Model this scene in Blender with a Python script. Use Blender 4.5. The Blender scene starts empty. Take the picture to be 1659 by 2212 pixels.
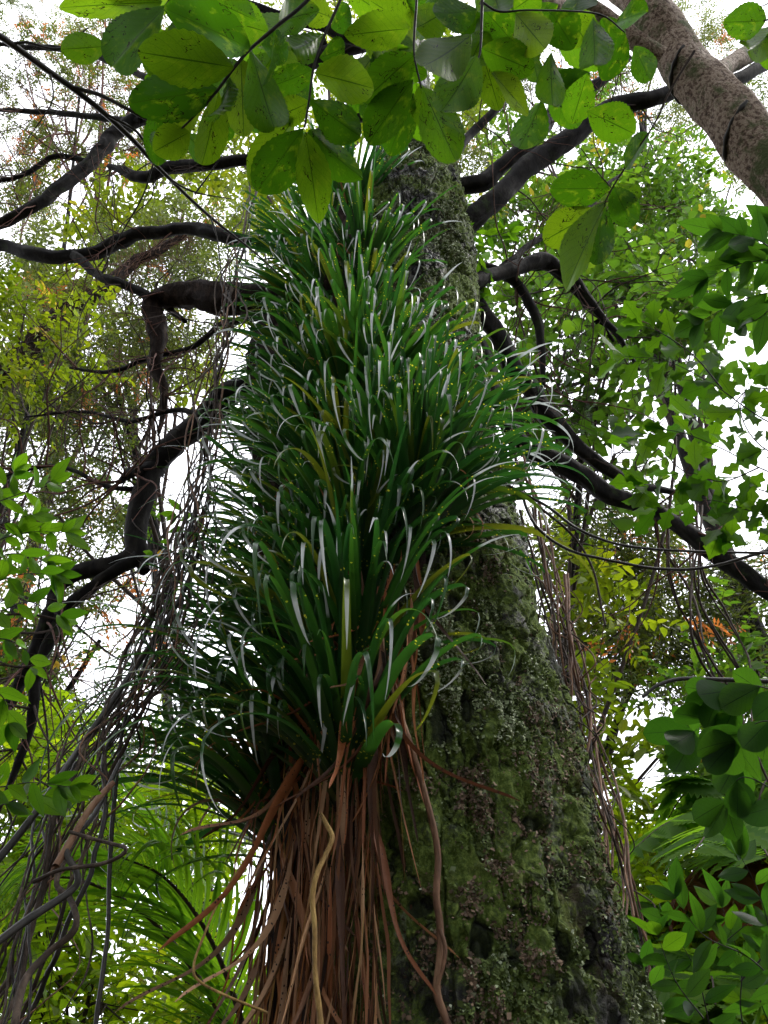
import bpy, math, random
import numpy as np
from mathutils import Vector, Matrix

random.seed(7)
rng = np.random.default_rng(7)
S = bpy.context.scene
COL = S.collection
rad = math.radians

# ------------------------------------------------------------------ camera
PITCH = rad(40.0)
CAM = np.array([0.0, 0.0, 1.6])
F = 1640.0                      # focal length in units of a 1659 x 2212 picture
W, H = 1659.0, 2212.0
cam_data = bpy.data.cameras.new('camera')
cam_data.sensor_fit = 'VERTICAL'
cam_data.sensor_height = 24.0
cam_data.lens = 24.0 * F / H
cam_data.clip_start = 0.05
cam_data.clip_end = 2000.0
cam = bpy.data.objects.new('camera', cam_data)
cam.location = CAM
cam.rotation_euler = (rad(90) + PITCH, 0, 0)
COL.objects.link(cam)
S.camera = cam

# ------------------------------------------------------------------ sky, sun, exposure
SUN_EL, SUN_AZ = rad(52), rad(88)          # azimuth measured from +Y towards +X
world = bpy.data.worlds.new('World')
S.world = world
world.use_nodes = True
wn = world.node_tree.nodes
wl = world.node_tree.links
wn.clear()
w_out = wn.new('ShaderNodeOutputWorld')
w_bg = wn.new('ShaderNodeBackground')
w_sky = wn.new('ShaderNodeTexSky')
w_sky.sky_type = 'NISHITA'
w_sky.sun_disc = False
w_sky.sun_elevation = SUN_EL
w_sky.sun_rotation = SUN_AZ
w_mix = wn.new('ShaderNodeMix')
w_mix.data_type = 'RGBA'
w_mix.inputs[0].default_value = 0.88        # thick even cloud over the blue
w_mix.inputs[7].default_value = (7.6, 7.6, 8.0, 1)
wl.new(w_sky.outputs[0], w_mix.inputs[6])
wl.new(w_mix.outputs[2], w_bg.inputs[0])
w_bg.inputs[1].default_value = 0.12
wl.new(w_bg.outputs[0], w_out.inputs[0])

sun_data = bpy.data.lights.new('sun', 'SUN')
sun_data.energy = 1.3
sun_data.angle = rad(16)
sun_data.color = (1.0, 0.96, 0.9)
sun = bpy.data.objects.new('sun', sun_data)
sd = Vector((math.sin(SUN_AZ) * math.cos(SUN_EL), math.cos(SUN_AZ) * math.cos(SUN_EL), math.sin(SUN_EL)))
sun.rotation_euler = (-sd).to_track_quat('-Z', 'Y').to_euler()
COL.objects.link(sun)

S.view_settings.view_transform = 'Standard'
S.view_settings.look = 'None'
S.view_settings.gamma = 1.0
S.view_settings.use_curve_mapping = False
S.view_settings.exposure = 1.8
S.render.engine = 'CYCLES'
S.cycles.use_denoising = True
S.cycles.use_adaptive_sampling = True
S.cycles.adaptive_threshold = 0.02
S.cycles.max_bounces = 5
S.cycles.diffuse_bounces = 3
S.cycles.transmission_bounces = 3
S.cycles.glossy_bounces = 2
S.cycles.sample_clamp_indirect = 6

# ------------------------------------------------------------------ picture -> place
CP, SP = math.cos(PITCH), math.sin(PITCH)
def pd(u, v, d):
    """point seen at (u, v), d metres along the view axis"""
    a, t = (u - W / 2) / F, (H / 2 - v) / F
    return CAM + d * np.array([a, CP - t * SP, SP + t * CP])
def at(u, v, Y):
    """point seen at (u, v) that stands Y metres in front of the camera"""
    t = (H / 2 - v) / F
    return pd(u, v, Y / (CP - t * SP))
def depth(p):
    q = np.asarray(p) - CAM
    return q[1] * CP + q[2] * SP

# ------------------------------------------------------------------ numeric helpers
def _h(ix, iy, iz, s):
    n = (ix * 374761393 + iy * 668265263 + iz * 2147483647 + s * 974711) & 0xffffffff
    n = ((n ^ (n >> 13)) * 1274126177) & 0xffffffff
    return ((n ^ (n >> 16)) & 0xffff) / 65535.0
def vnoise(p, s=0):
    p = np.asarray(p, float)
    i = np.floor(p).astype(np.int64)
    f = p - i
    f = f * f * (3 - 2 * f)
    r = 0
    for dx in (0, 1):
        for dy in (0, 1):
            for dz in (0, 1):
                w = (f[:, 0] if dx else 1 - f[:, 0]) * (f[:, 1] if dy else 1 - f[:, 1]) * (f[:, 2] if dz else 1 - f[:, 2])
                r = r + w * _h(i[:, 0] + dx, i[:, 1] + dy, i[:, 2] + dz, s)
    return r
def fbm(p, o=4, s=0):
    r, a, t = 0, 1.0, 0
    for k in range(o):
        r = r + a * vnoise(np.asarray(p) * 2 ** k, s + k * 17)
        t += a
        a *= 0.5
    return r / t
def smooth(c, n=8):
    """Catmull-Rom through control points of any width"""
    c = np.asarray(c, float)
    p = np.vstack([2 * c[0] - c[1], c, 2 * c[-1] - c[-2]])
    out = []
    for k in range(1, len(p) - 2):
        for j in range(n):
            t = j / n
            a, b, d, e = p[k - 1], p[k], p[k + 1], p[k + 2]
            out.append(0.5 * (2 * b + (d - a) * t + (2 * a - 5 * b + 4 * d - e) * t * t + (3 * b - a - 3 * d + e) * t ** 3))
    out.append(p[-2])
    return np.array(out)
def unit(v):
    v = np.asarray(v, float)
    return v / (np.linalg.norm(v, axis=-1, keepdims=True) + 1e-9)

class MB:
    """collects verts / faces / a per-vertex value"""
    def __init__(self):
        self.v, self.f, self.a, self.n = [], [], [], 0
    def add(self, v, f, a=0.5):
        v = np.asarray(v, float)
        self.v.append(v)
        self.f.append(np.asarray(f, np.int64) + self.n)
        self.a.append(np.full(len(v), a) if np.isscalar(a) else np.asarray(a))
        self.n += len(v)
    def tube(self, path, r, sides=6, a=0.5, rough=0.0, seed=0):
        path = np.asarray(path, float)
        m = len(path)
        r = np.broadcast_to(np.asarray(r, float), (m,))
        t = unit(np.gradient(path, axis=0))
        ref = np.array([0.31, 0.2, 0.93]) if abs(t[0][2]) < 0.9 else np.array([1.0, 0.1, 0])
        x = unit(np.cross(t, ref))
        y = np.cross(t, x)
        ang = np.linspace(0, 2 * np.pi, sides, endpoint=False)
        v = path[:, None] + r[:, None, None] * (np.cos(ang)[None, :, None] * x[:, None] + np.sin(ang)[None, :, None] * y[:, None])
        v = v.reshape(-1, 3)
        if rough:
            k = np.repeat(r, sides)
            arc = np.concatenate([[0], np.cumsum(np.linalg.norm(np.diff(path, axis=0), axis=1))]) / (np.mean(r) + 1e-6)
            q3 = np.stack([np.tile(np.cos(ang), m), np.tile(np.sin(ang), m), np.repeat(arc, sides)], 1)
            g = (fbm(q3 * np.array([1.6, 1.6, 0.16]) + seed, 3, 5) - 0.5) * 2.2 + (fbm(q3 * np.array([3.4, 3.4, 0.8]) + seed + 3, 3, 9) - 0.5) * 0.9
            c = np.repeat(path, sides, 0)
            v = c + (v - c) * (1 + rough * g)[:, None]
        i = np.arange(m - 1)[:, None] * sides
        j = np.arange(sides)[None]
        j2 = (j + 1) % sides
        f = np.stack([i + j, i + j2, i + sides + j2, i + sides + j], -1).reshape(-1, 4)
        self.add(v, f, a)
        cap = np.array([[m * sides - sides + k, m * sides - sides + (k + 1) % sides, m * sides - sides + (k + 2) % sides, m * sides - sides + (k + 2) % sides] for k in ()]).reshape(-1, 4)
        return self
    def mesh(self, name, mat, smooth_=True):
        me = bpy.data.meshes.new(name)
        v = np.vstack(self.v)
        f = np.vstack(self.f)
        nf, k = f.shape
        me.vertices.add(len(v))
        me.vertices.foreach_set('co', v.astype(np.float32).ravel())
        me.loops.add(nf * k)
        me.loops.foreach_set('vertex_index', f.astype(np.int32).ravel())
        me.polygons.add(nf)
        me.polygons.foreach_set('loop_start', np.arange(0, nf * k, k, dtype=np.int32))
        if smooth_:
            me.polygons.foreach_set('use_smooth', np.ones(nf, bool))
        at_ = me.attributes.new('var', 'FLOAT', 'POINT')
        at_.data.foreach_set('value', np.concatenate(self.a).astype(np.float32))
        me.materials.append(mat)
        me.update(calc_edges=True)
        me.validate()
        return me

def empty(name, loc, label, cat, group=None):
    o = bpy.data.objects.new(name, None)
    o.location = Vector(loc)
    o.empty_display_size = 0.1
    COL.objects.link(o)
    return tag(o, label, cat, group)
def tag(o, label=None, cat=None, group=None, kind=None):
    if label: o['label'] = label
    if cat: o['category'] = cat
    if group: o['group'] = group
    if kind: o['kind'] = kind
    return o
def wloc(o):
    p = Vector((0, 0, 0))
    while o is not None:
        p = p + o.location
        o = o.parent
    return p
def part(name, me, parent=None):
    """mesh given in world coordinates; parents are only ever moved, never turned"""
    o = bpy.data.objects.new(name, me)
    COL.objects.link(o)
    if parent is not None:
        o.parent = parent
        o.location = -wloc(parent)
    return o
def place(name, me, parent, M):
    """shared mesh at world matrix M under parent"""
    o = bpy.data.objects.new(name, me.copy())
    COL.objects.link(o)
    o.parent = parent
    M = M.copy()
    M.translation = M.translation - wloc(parent)
    o.matrix_basis = M
    return o

# ------------------------------------------------------------------ materials
def new_mat(name):
    m = bpy.data.materials.new(name)
    m.use_nodes = True
    nt = m.node_tree
    nt.nodes.clear()
    return m, nt, nt.nodes, nt.links
def ramp(nt, fac, cols, pos=None):
    r = nt.nodes.new('ShaderNodeValToRGB')
    e = r.color_ramp.elements
    pos = pos or [k / max(1, len(cols) - 1) for k in range(len(cols))]
    while len(e) < len(cols):
        e.new(0.5)
    for k, c in enumerate(cols):
        e[k].position = pos[k]
        e[k].color = (*c, 1)
    nt.links.new(fac, r.inputs[0])
    return r.outputs[0]
def noise(nt, scale, detail=3, rough=0.55, vec=None, dist=0.0):
    n = nt.nodes.new('ShaderNodeTexNoise')
    n.inputs['Scale'].default_value = scale
    n.inputs['Detail'].default_value = detail
    n.inputs['Roughness'].default_value = rough
    n.inputs['Distortion'].default_value = dist
    if vec is not None:
        nt.links.new(vec, n.inputs['Vector'])
    return n.outputs['Fac']
def math_(nt, op, a, b=None, clamp=False):
    n = nt.nodes.new('ShaderNodeMath')
    n.operation = op
    n.use_clamp = clamp
    for k, x in enumerate((a, b)):
        if x is None: continue
        if isinstance(x, (int, float)): n.inputs[k].default_value = x
        else: nt.links.new(x, n.inputs[k])
    return n.outputs[0]
def mixc(nt, fac, a, b, mode='MIX'):
    n = nt.nodes.new('ShaderNodeMix')
    n.data_type = 'RGBA'
    n.blend_type = mode
    for k, x in ((0, fac), (6, a), (7, b)):
        if isinstance(x, (int, float)): n.inputs[k].default_value = x
        elif isinstance(x, tuple): n.inputs[k].default_value = (*x, 1)
        else: nt.links.new(x, n.inputs[k])
    return n.outputs[2]

def leaf_mat(name, cols, tcols=None, trans=0.5, roughness=0.42, spec=0.4, by='var', spots=None, veins=None, blotch=None, bump=0.0, pos=None, squig=False, tip=None):
    """leaf blade: reflecting face plus light let through from behind"""
    m, nt, N, L = new_mat(name)
    if by == 'var':
        a = N.new('ShaderNodeAttribute'); a.attribute_name = 'var'; fac = a.outputs['Fac']
    else:
        a = N.new('ShaderNodeObjectInfo'); fac = a.outputs['Random']
    tc = N.new('ShaderNodeTexCoord')
    if tcols is None:
        tcols = [(c[0] * 2.1, c[1] * 2.0, c[2] * 0.7) for c in cols]
    c = ramp(nt, fac, cols, pos)
    t = ramp(nt, fac, tcols, pos)
    if blotch:
        b = math_(nt, 'MULTIPLY', math_(nt, 'SUBTRACT', noise(nt, blotch[0], 4, vec=tc.outputs['Object']), blotch[1], True), blotch[2], True)
        c = mixc(nt, b, c, blotch[3]); t = mixc(nt, b, t, blotch[4])
    if spots:
        vo = N.new('ShaderNodeTexVoronoi')
        vo.inputs['Scale'].default_value = spots[0]
        L.new(tc.outputs['Object'], vo.inputs['Vector'])
        keep = math_(nt, 'GREATER_THAN', noise(nt, spots[0] * 0.12, 2, vec=tc.outputs['Object']), spots[2])
        s = math_(nt, 'MULTIPLY', math_(nt, 'LESS_THAN', vo.outputs['Distance'], spots[1]), keep)
        c = mixc(nt, s, c, spots[3]); t = mixc(nt, s, t, spots[4])
    if tip:  # sky sheen painted into the colour of the blade's end
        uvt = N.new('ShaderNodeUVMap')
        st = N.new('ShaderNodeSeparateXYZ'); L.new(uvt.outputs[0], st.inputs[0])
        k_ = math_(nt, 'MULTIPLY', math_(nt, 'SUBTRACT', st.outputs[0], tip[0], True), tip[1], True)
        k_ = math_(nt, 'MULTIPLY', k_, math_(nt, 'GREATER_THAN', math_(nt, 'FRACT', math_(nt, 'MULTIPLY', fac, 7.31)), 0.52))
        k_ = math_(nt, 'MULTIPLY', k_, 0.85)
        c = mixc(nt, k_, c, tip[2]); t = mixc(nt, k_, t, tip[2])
    if squig:
        oi = N.new('ShaderNodeObjectInfo')
        ad = N.new('ShaderNodeVectorMath'); ad.operation = 'ADD'
        sc_ = math_(nt, 'MULTIPLY', oi.outputs['Random'], 50.0)
        L.new(tc.outputs['Object'], ad.inputs[0]); L.new(sc_, ad.inputs[1])
        ln_ = math_(nt, 'LESS_THAN', math_(nt, 'ABSOLUTE', math_(nt, 'SUBTRACT', noise(nt, 6, 2, vec=ad.outputs[0], dist=0.8), 0.5)), 0.012)
        mk = math_(nt, 'GREATER_THAN', noise(nt, 3.2, 1, vec=ad.outputs[0]), 0.56)
        s = math_(nt, 'MULTIPLY', ln_, mk)
        c = mixc(nt, s, c, (0.012, 0.008, 0.004)); t = mixc(nt, s, t, (0.008, 0.008, 0.003))
    hgt = None
    if veins:
        uv = N.new('ShaderNodeUVMap')
        sx = N.new('ShaderNodeSeparateXYZ'); L.new(uv.outputs[0], sx.inputs[0])
        ay = math_(nt, 'ABSOLUTE', sx.outputs[1])
        mid = math_(nt, 'LESS_THAN', ay, 0.03)
        ph = math_(nt, 'SUBTRACT', math_(nt, 'MULTIPLY', sx.outputs[0], veins[0]), math_(nt, 'MULTIPLY', ay, veins[1]))
        fr = math_(nt, 'FRACT', ph)
        tri = math_(nt, 'ABSOLUTE', math_(nt, 'SUBTRACT', fr, 0.5))
        lat = math_(nt, 'LESS_THAN', tri, 0.035)
        fine = math_(nt, 'MULTIPLY', math_(nt, 'LESS_THAN', noise(nt, 55, 2, vec=tc.outputs['Object']), 0.42), 0.25)
        v = math_(nt, 'MAXIMUM', math_(nt, 'MAXIMUM', math_(nt, 'MULTIPLY', mid, 0.9), math_(nt, 'MULTIPLY', lat, 0.38)), fine)
        c = mixc(nt, v, c, veins[2]); t = mixc(nt, v, t, veins[3])
        hgt = math_(nt, 'ADD', math_(nt, 'MULTIPLY', tri, 0.5), math_(nt, 'MULTIPLY', mid, 0.4))
    p = N.new('ShaderNodeBsdfPrincipled')
    L.new(c, p.inputs['Base Color'])
    p.inputs['Roughness'].default_value = roughness
    p.inputs['Specular IOR Level'].default_value = spec
    tr = N.new('ShaderNodeBsdfTranslucent')
    L.new(t, tr.inputs['Color'])
    if bump:
        if hgt is None:
            hgt = noise(nt, 40, 3, vec=tc.outputs['Object'])
        bp = N.new('ShaderNodeBump')
        bp.inputs['Strength'].default_value = bump
        bp.inputs['Distance'].default_value = 0.01
        L.new(hgt, bp.inputs['Height'])
        L.new(bp.outputs[0], p.inputs['Normal'])
    mx = N.new('ShaderNodeMixShader')
    mx.inputs[0].default_value = trans
    L.new(p.outputs[0], mx.inputs[1]); L.new(tr.outputs[0], mx.inputs[2])
    o = N.new('ShaderNodeOutputMaterial')
    L.new(mx.outputs[0], o.inputs[0])
    return m

def wood_mat(name, cols, scale=14, stretch=(1, 1, 0.35), roughness=0.85, bump=0.6, moss=None, spec=0.25):
    m, nt, N, L = new_mat(name)
    tc = N.new('ShaderNodeTexCoord')
    mp = N.new('ShaderNodeMapping')
    mp.inputs['Scale'].default_value = stretch
    L.new(tc.outputs['Object'], mp.inputs['Vector'])
    n1 = noise(nt, scale, 6, 0.65, mp.outputs[0], 0.4)
    c = ramp(nt, n1, cols, [0.3 + 0.4 * k / max(1, len(cols) - 1) for k in range(len(cols))])
    if moss:
        n2 = noise(nt, moss[0], 5, 0.7, tc.outputs['Object'])
        c = mixc(nt, math_(nt, 'MULTIPLY', math_(nt, 'SUBTRACT', n2, moss[1], True), 9.0, True), c, moss[2])
    p = N.new('ShaderNodeBsdfPrincipled')
    L.new(c, p.inputs['Base Color'])
    p.inputs['Roughness'].default_value = roughness
    p.inputs['Specular IOR Level'].default_value = spec
    bp = N.new('ShaderNodeBump')
    bp.inputs['Strength'].default_value = bump
    bp.inputs['Distance'].default_value = 0.02
    L.new(n1, bp.inputs['Height']); L.new(bp.outputs[0], p.inputs['Normal'])
    o = N.new('ShaderNodeOutputMaterial')
    L.new(p.outputs[0], o.inputs[0])
    return m

def bark_mat():
    m, nt, N, L = new_mat('mossy_bark')
    tc = N.new('ShaderNodeTexCoord')
    ob = tc.outputs['Object']
    big = noise(nt, 2.6, 5, 0.62, ob, 0.3)
    mid = noise(nt, 11, 6, 0.7, ob, 0.5)
    fine = noise(nt, 70, 5, 0.75, ob)
    c = ramp(nt, mid, [(0.006, 0.006, 0.007), (0.018, 0.017, 0.016), (0.05, 0.046, 0.038)], [0.3, 0.5, 0.72])
    moss_m = math_(nt, 'MULTIPLY', math_(nt, 'SUBTRACT', math_(nt, 'ADD', math_(nt, 'MULTIPLY', big, 0.75), math_(nt, 'MULTIPLY', fine, 0.3)), 0.44, True), 9, True)
    mossc = ramp(nt, fine, [(0.016, 0.03, 0.005), (0.058, 0.09, 0.014), (0.15, 0.19, 0.042)], [0.3, 0.5, 0.72])
    c = mixc(nt, moss_m, c, mossc)
    lich = math_(nt, 'MULTIPLY', math_(nt, 'SUBTRACT', math_(nt, 'ADD', math_(nt, 'MULTIPLY', noise(nt, 5.0, 5, 0.7, ob, 0.6), 0.7), math_(nt, 'MULTIPLY', noise(nt, 42, 4, 0.7, ob), 0.4)), 0.64, True), 11, True)
    c = mixc(nt, math_(nt, 'MULTIPLY', lich, 0.8), c, ramp(nt, fine, [(0.07, 0.085, 0.05), (0.19, 0.22, 0.15)], [0.35, 0.65]))
    br = math_(nt, 'MULTIPLY', math_(nt, 'SUBTRACT', noise(nt, 3.3, 4, 0.6, ob, 0.2), 0.58, True), 9, True)
    c = mixc(nt, math_(nt, 'MULTIPLY', br, 0.6), c, (0.06, 0.036, 0.022))
    mp = N.new('ShaderNodeMapping'); mp.inputs['Scale'].default_value = (1, 1, 0.62)
    nv = N.new('ShaderNodeTexNoise'); nv.inputs['Scale'].default_value = 7; nv.inputs['Detail'].default_value = 4
    L.new(ob, nv.inputs['Vector'])
    mv = N.new('ShaderNodeVectorMath'); mv.operation = 'MULTIPLY_ADD'
    L.new(nv.outputs['Color'], mv.inputs[0]); mv.inputs[1].default_value = (0.16, 0.16, 0.16); L.new(ob, mv.inputs[2])
    L.new(mv.outputs[0], mp.inputs['Vector'])
    vo = N.new('ShaderNodeTexVoronoi'); vo.feature = 'DISTANCE_TO_EDGE'; vo.inputs['Scale'].default_value = 8.5
    L.new(mp.outputs[0], vo.inputs['Vector'])
    edge = math_(nt, 'SUBTRACT', 1.0, math_(nt, 'MULTIPLY', vo.outputs['Distance'], 16.0, True), True)
    crk = math_(nt, 'MULTIPLY', edge, math_(nt, 'MULTIPLY', math_(nt, 'SUBTRACT', noise(nt, 3.7, 3, 0.6, ob), 0.46, True), 12, True))
    c = mixc(nt, math_(nt, 'MULTIPLY', crk, 0.9), c, (0.006, 0.006, 0.006))
    at_ = N.new('ShaderNodeAttribute'); at_.attribute_name = 'var'
    c = mixc(nt, math_(nt, 'MULTIPLY', at_.outputs['Fac'], 0.8), c, (0.006, 0.006, 0.007))
    p = N.new('ShaderNodeBsdfPrincipled')
    L.new(c, p.inputs['Base Color'])
    L.new(ramp(nt, moss_m, [(0.42,) * 3, (0.9,) * 3]), p.inputs['Roughness'])
    p.inputs['Specular IOR Level'].default_value = 0.18
    bp = N.new('ShaderNodeBump'); bp.inputs['Strength'].default_value = 0.9; bp.inputs['Distance'].default_value = 0.02
    hh = math_(nt, 'SUBTRACT', math_(nt, 'ADD', math_(nt, 'MULTIPLY', mid, 0.7), math_(nt, 'MULTIPLY', fine, 0.6)), math_(nt, 'MULTIPLY', crk, 0.9))
    L.new(hh, bp.inputs['Height']); L.new(bp.outputs[0], p.inputs['Normal'])
    o = N.new('ShaderNodeOutputMaterial'); L.new(p.outputs[0], o.inputs[0])
    return m

M_bark = bark_mat()
M_branch = wood_mat('dark_branch_bark', [(0.003, 0.003, 0.003), (0.007, 0.0065, 0.006), (0.022, 0.020, 0.017)], 16, moss=(6, 0.58, (0.016, 0.024, 0.008)), spec=0.12)
M_shag = wood_mat('shaggy_bark', [(0.005, 0.003, 0.003), (0.014, 0.009, 0.007), (0.04, 0.026, 0.019)], 26, spec=0.1, bump=1.0)
M_mottle = wood_mat('mottled_bark', [(0.03, 0.020, 0.014), (0.11, 0.072, 0.052), (0.30, 0.235, 0.18), (0.13, 0.125, 0.075)], 60, (1, 1, 1), 0.85, 0.8, moss=(7, 0.52, (0.06, 0.075, 0.024)))
M_twig = wood_mat('twig_bark', [(0.018, 0.013, 0.011), (0.05, 0.034, 0.026)], 30, bump=0.2)
M_redtwig = wood_mat('reddish_twig', [(0.04, 0.018, 0.013), (0.11, 0.05, 0.036)], 30, bump=0.2)
M_vine = wood_mat('liana_bark', [(0.010, 0.007, 0.005), (0.036, 0.025, 0.018), (0.11, 0.08, 0.06)], 22, (1, 1, 0.4), 0.75, 0.5, spec=0.2)
M_brownvine = wood_mat('brown_liana', [(0.03, 0.014, 0.008), (0.11, 0.055, 0.030), (0.22, 0.13, 0.075)], 22, (1, 1, 0.3), 0.7, 0.35)
M_stemy = wood_mat('yellow_stem', [(0.06, 0.035, 0.012), (0.2, 0.12, 0.035), (0.32, 0.22, 0.07)], 30, (1, 1, 0.5), 0.7, 0.5)
M_darkstem = wood_mat('black_stem', [(0.008, 0.008, 0.007), (0.03, 0.026, 0.022)], 20, bump=0.2, roughness=0.5)
M_soil = wood_mat('forest_floor', [(0.02, 0.013, 0.008), (0.05, 0.034, 0.02), (0.09, 0.06, 0.035)], 6, (1, 1, 1), moss=(2.5, 0.55, (0.03, 0.05, 0.015)))

# big thin blades of the branch over the viewer
BIGC = [(0.009, 0.028, 0.003), (0.016, 0.045, 0.004), (0.024, 0.058, 0.005), (0.034, 0.062, 0.006)]
BIGT = [(0.028, 0.098, 0.002), (0.055, 0.16, 0.003), (0.09, 0.22, 0.004), (0.15, 0.25, 0.005)]
M_big = leaf_mat('broad_leaf', BIGC, BIGT, 0.70, 0.36, 0.2, 'obj', veins=(8, 2.4, (0.006, 0.012, 0.002), (0.03, 0.085, 0.003)), squig=True,
                 blotch=(5, 0.56, 5, (0.03, 0.06, 0.006), (0.19, 0.30, 0.008)), spots=(24, 0.10, 0.63, (0.02, 0.012, 0.005), (0.012, 0.012, 0.004)), bump=0.12)
M_lobed = leaf_mat('lobed_leaf', [(0.014, 0.042, 0.004), (0.028, 0.066, 0.006)], [(0.055, 0.17, 0.005), (0.16, 0.34, 0.007)], 0.60, 0.40, 0.3, 'obj',
                   veins=(7, 2.2, (0.010, 0.03, 0.004), (0.045, 0.13, 0.006)), bump=0.08)
M_darkleaf = leaf_mat('dark_glossy_leaf', [(0.012, 0.034, 0.010), (0.022, 0.055, 0.014)], [(0.04, 0.14, 0.007), (0.09, 0.24, 0.009)], 0.55, 0.45, 0.15, 'obj',
                      veins=(8, 2.2, (0.01, 0.025, 0.006), (0.02, 0.06, 0.01)), bump=0.06)
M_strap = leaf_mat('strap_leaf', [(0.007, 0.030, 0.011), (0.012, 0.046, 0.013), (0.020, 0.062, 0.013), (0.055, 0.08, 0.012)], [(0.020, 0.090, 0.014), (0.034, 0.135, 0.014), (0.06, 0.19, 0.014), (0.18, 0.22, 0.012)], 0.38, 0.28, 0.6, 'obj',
                   spots=(58, 0.23, 0.57, (0.34, 0.33, 0.02), (0.85, 0.8, 0.05)), tip=(0.79, 30.0, (0.52, 0.55, 0.56)), pos=[0, 0.4, 0.85, 0.97])  # pale tip colour paints the sky's reflection on the bent-down ends
M_dead = leaf_mat('dead_strap_leaf', [(0.014, 0.008, 0.005), (0.06, 0.022, 0.009), (0.15, 0.048, 0.016), (0.27, 0.09, 0.031), (0.38, 0.165, 0.07), (0.08, 0.035, 0.02), (0.45, 0.26, 0.14)], [(0.03, 0.012, 0.006), (0.08, 0.026, 0.010), (0.17, 0.055, 0.018), (0.26, 0.10, 0.035), (0.34, 0.17, 0.07), (0.2, 0.16, 0.12), (0.36, 0.25, 0.14)], 0.25, 0.6, 0.3, 'obj',
                  spots=(55, 0.25, 0.55, (0.02, 0.01, 0.008), (0.02, 0.01, 0.008)), bump=0.4)
M_frond = leaf_mat('palm_leaflet', [(0.025, 0.075, 0.010), (0.045, 0.11, 0.014)], [(0.11, 0.29, 0.008), (0.22, 0.42, 0.010)], 0.6, 0.42, 0.3, 'obj')
M_fern = leaf_mat('fern_blade', [(0.03, 0.08, 0.012), (0.06, 0.13, 0.02)], [(0.12, 0.30, 0.012), (0.22, 0.42, 0.018)], 0.55, 0.7, 0.1, 'obj')
M_fernbrown = leaf_mat('dead_fern_blade', [(0.07, 0.024, 0.012), (0.13, 0.045, 0.02)], None, 0.35, 0.7, 0.2, 'obj')
M_yellow = leaf_mat('yellowing_leaf', [(0.30, 0.20, 0.02), (0.36, 0.14, 0.02)], [(0.6, 0.38, 0.02), (0.65, 0.25, 0.02)], 0.5, 0.45, 0.3, 'obj')
# crowns: 'var' runs over one plant's own range of leaf colours
def crown_mat(name, dark, mid, light, accent=None, trans=0.5, gain=2.6):
    cols = [dark, mid, light] + ([accent] if accent else [])
    t = [(c[0] * gain, c[1] * gain, c[2] * 0.9) for c in (dark, mid, light)] + ([tuple(min(0.7, x * 1.9) for x in accent)] if accent else [])
    pos = [0.0, 0.45, 0.9, 0.97] if accent else None
    return leaf_mat(name, cols, t, trans, 0.45, 0.35, 'var', pos=pos)
M_c_olive = crown_mat('olive_foliage', (0.022, 0.036, 0.012), (0.05, 0.068, 0.02), (0.085, 0.105, 0.028), (0.30, 0.10, 0.02))
M_c_green = crown_mat('green_foliage', (0.02, 0.05, 0.009), (0.038, 0.085, 0.012), (0.07, 0.12, 0.016), (0.26, 0.17, 0.02))
M_c_yellow = crown_mat('yellow_green_foliage', (0.045, 0.075, 0.006), (0.085, 0.12, 0.008), (0.14, 0.165, 0.010), (0.30, 0.24, 0.02))
M_c_bright = crown_mat('bright_understorey', (0.06, 0.11, 0.008), (0.11, 0.17, 0.010), (0.17, 0.22, 0.012), (0.35, 0.26, 0.02), 0.6, 3.3)
M_c_dark = crown_mat('dark_foliage', (0.012, 0.028, 0.009), (0.022, 0.045, 0.012), (0.04, 0.07, 0.016))
m_l, nt, N, L = new_mat('lichen_flake')
a = N.new('ShaderNodeAttribute'); a.attribute_name = 'var'
p = N.new('ShaderNodeBsdfPrincipled'); p.inputs['Roughness'].default_value = 0.85
L.new(ramp(nt, a.outputs['Fac'], [(0.028, 0.048, 0.007), (0.08, 0.115, 0.02), (0.036, 0.022, 0.012), (0.13, 0.082, 0.05), (0.075, 0.105, 0.04), (0.21, 0.25, 0.14), (0.46, 0.49, 0.37)], [0.0, 0.33, 0.37, 0.58, 0.64, 0.88, 1.0]), p.inputs['Base Color'])
o = N.new('ShaderNodeOutputMaterial'); L.new(p.outputs[0], o.inputs[0])
M_lichen = m_l

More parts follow.
